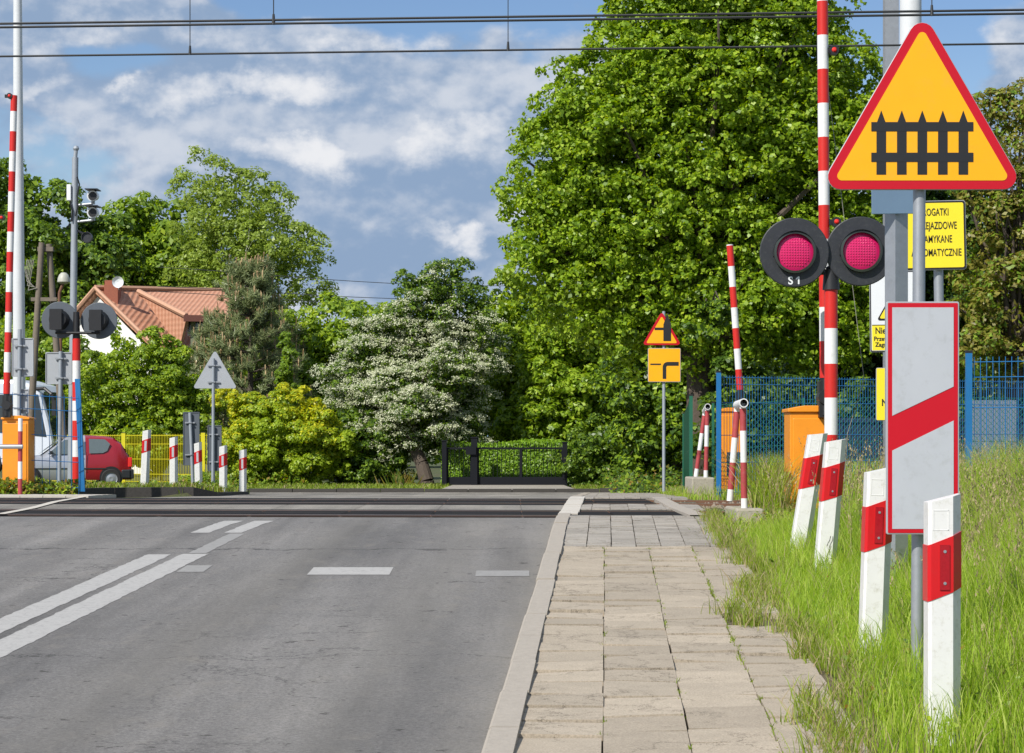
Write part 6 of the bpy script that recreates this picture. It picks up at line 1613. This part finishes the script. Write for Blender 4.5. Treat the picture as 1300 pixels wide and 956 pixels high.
mr = N(nt, 'ShaderNodeMapRange', interpolation_type='SMOOTHSTEP', i_From_Min=.39, i_From_Max=.485); L(nt, dd_, mr.inputs['Value'])
big = mth('SUBTRACT', dens(0, 0, 4., 4.4, .5, 1.9, 1.3), dens(-.010, .040, 4., 4.4, .5, 1.9, 1.3))
sml = mth('SUBTRACT', puff, dens(-.006, .010, 8., 15., .55, 1.3, 8.1))
lit = N(nt, 'ShaderNodeMapRange', interpolation_type='SMOOTHSTEP', i_From_Min=-.08, i_From_Max=.19); L(nt, mth('ADD', mth('MULTIPLY', big, 1.0), mth('MULTIPLY', sml, .45)), lit.inputs['Value'])
cap = None      # the sunlit cumulus heads
wx = mth('MULTIPLY', mth('SUBTRACT', dens(.3, .1, 6., 9., .62, 1.2, 5.5), .5), .16); wy = mth('MULTIPLY', mth('SUBTRACT', dens(.7, .4, 6., 9., .62, 1.2, 9.5), .5), .12)
Uw, Vw = mth('ADD', U, wx), mth('ADD', Vv, wy)
for (px, py, ru, rv, amp) in ((525,38,.055,.030,1.),(395,20,.03,.010,.7),(325,118,.12,.018,.9),(415,195,.045,.035,1.),(350,190,.05,.022,.8),(235,210,.05,.035,.8),(175,118,.016,.014,.9),(60,125,.05,.020,.85),(540,185,.09,.028,.75),(570,300,.06,.014,.7),(600,310,.03,.02,.6),(260,60,.10,.02,.5),(200,150,.05,.02,.7),(90,60,.08,.02,.45),(1275,80,.07,.055,1.),(480,60,.1,.015,.6)):
    u, v = (px-650)/1000, (562-py)/1000
    a = mth('POWER', mth('DIVIDE', mth('SUBTRACT', Uw, u), ru), 2.0); b = mth('POWER', mth('DIVIDE', mth('SUBTRACT', Vw, v), rv), 2.0)
    e = mth('MULTIPLY', mth('EXPONENT', mth('MULTIPLY', mth('ADD', a, b), -1.0)), amp); cap = e if cap is None else mth('ADD', cap, e)
lc = N(nt, 'ShaderNodeMapRange', interpolation_type='SMOOTHSTEP', i_From_Min=.02, i_From_Max=1.05); L(nt, mth('ADD', mth('ADD', mth('MULTIPLY', cap, .72), mth('MULTIPLY', mth('SUBTRACT', puff, .5), 2.0)), mth('MULTIPLY', mth('SUBTRACT', d0_, .5), 1.0)), lc.inputs['Value'])
litv = mth('MAXIMUM', mth('MULTIPLY', lit.outputs['Result'], .6), lc.outputs['Result'])
cl = N(nt, 'ShaderNodeMix', data_type='RGBA'); cl.inputs['A'].default_value = (2.5,3.5,5.1,1); cl.inputs['B'].default_value = (7.6,7.7,8.0,1); L(nt, litv, cl.inputs['Factor'])
hs_ = N(nt, 'ShaderNodeHueSaturation', i_Hue=.512, i_Saturation=1.2, i_Value=.98); L(nt, sky.outputs['Color'], hs_.inputs['Color'])
sm = N(nt, 'ShaderNodeMix', data_type='RGBA'); L(nt, mr.outputs['Result'], sm.inputs['Factor']); L(nt, hs_.outputs['Color'], sm.inputs['A']); L(nt, cl.outputs['Result'], sm.inputs['B'])
L(nt, sm.outputs['Result'], bg.inputs['Color'])

cd = bpy.data.cameras.new('camera'); cam = bpy.data.objects.new('camera', cd); C.objects.link(cam)
cd.sensor_width = 36; cd.lens = 36*F/1300; cam.location = (0,0,EYE); cam.rotation_euler = (R(90),0,0); cd.shift_y = (HY-478)/1300; cd.clip_end = 3000; cd.clip_start = .1
sc = bpy.context.scene; sc.camera = cam
sc.view_settings.view_transform = 'Standard'; sc.view_settings.look = 'None'; sc.view_settings.exposure = 0.15; sc.view_settings.gamma = 1.0
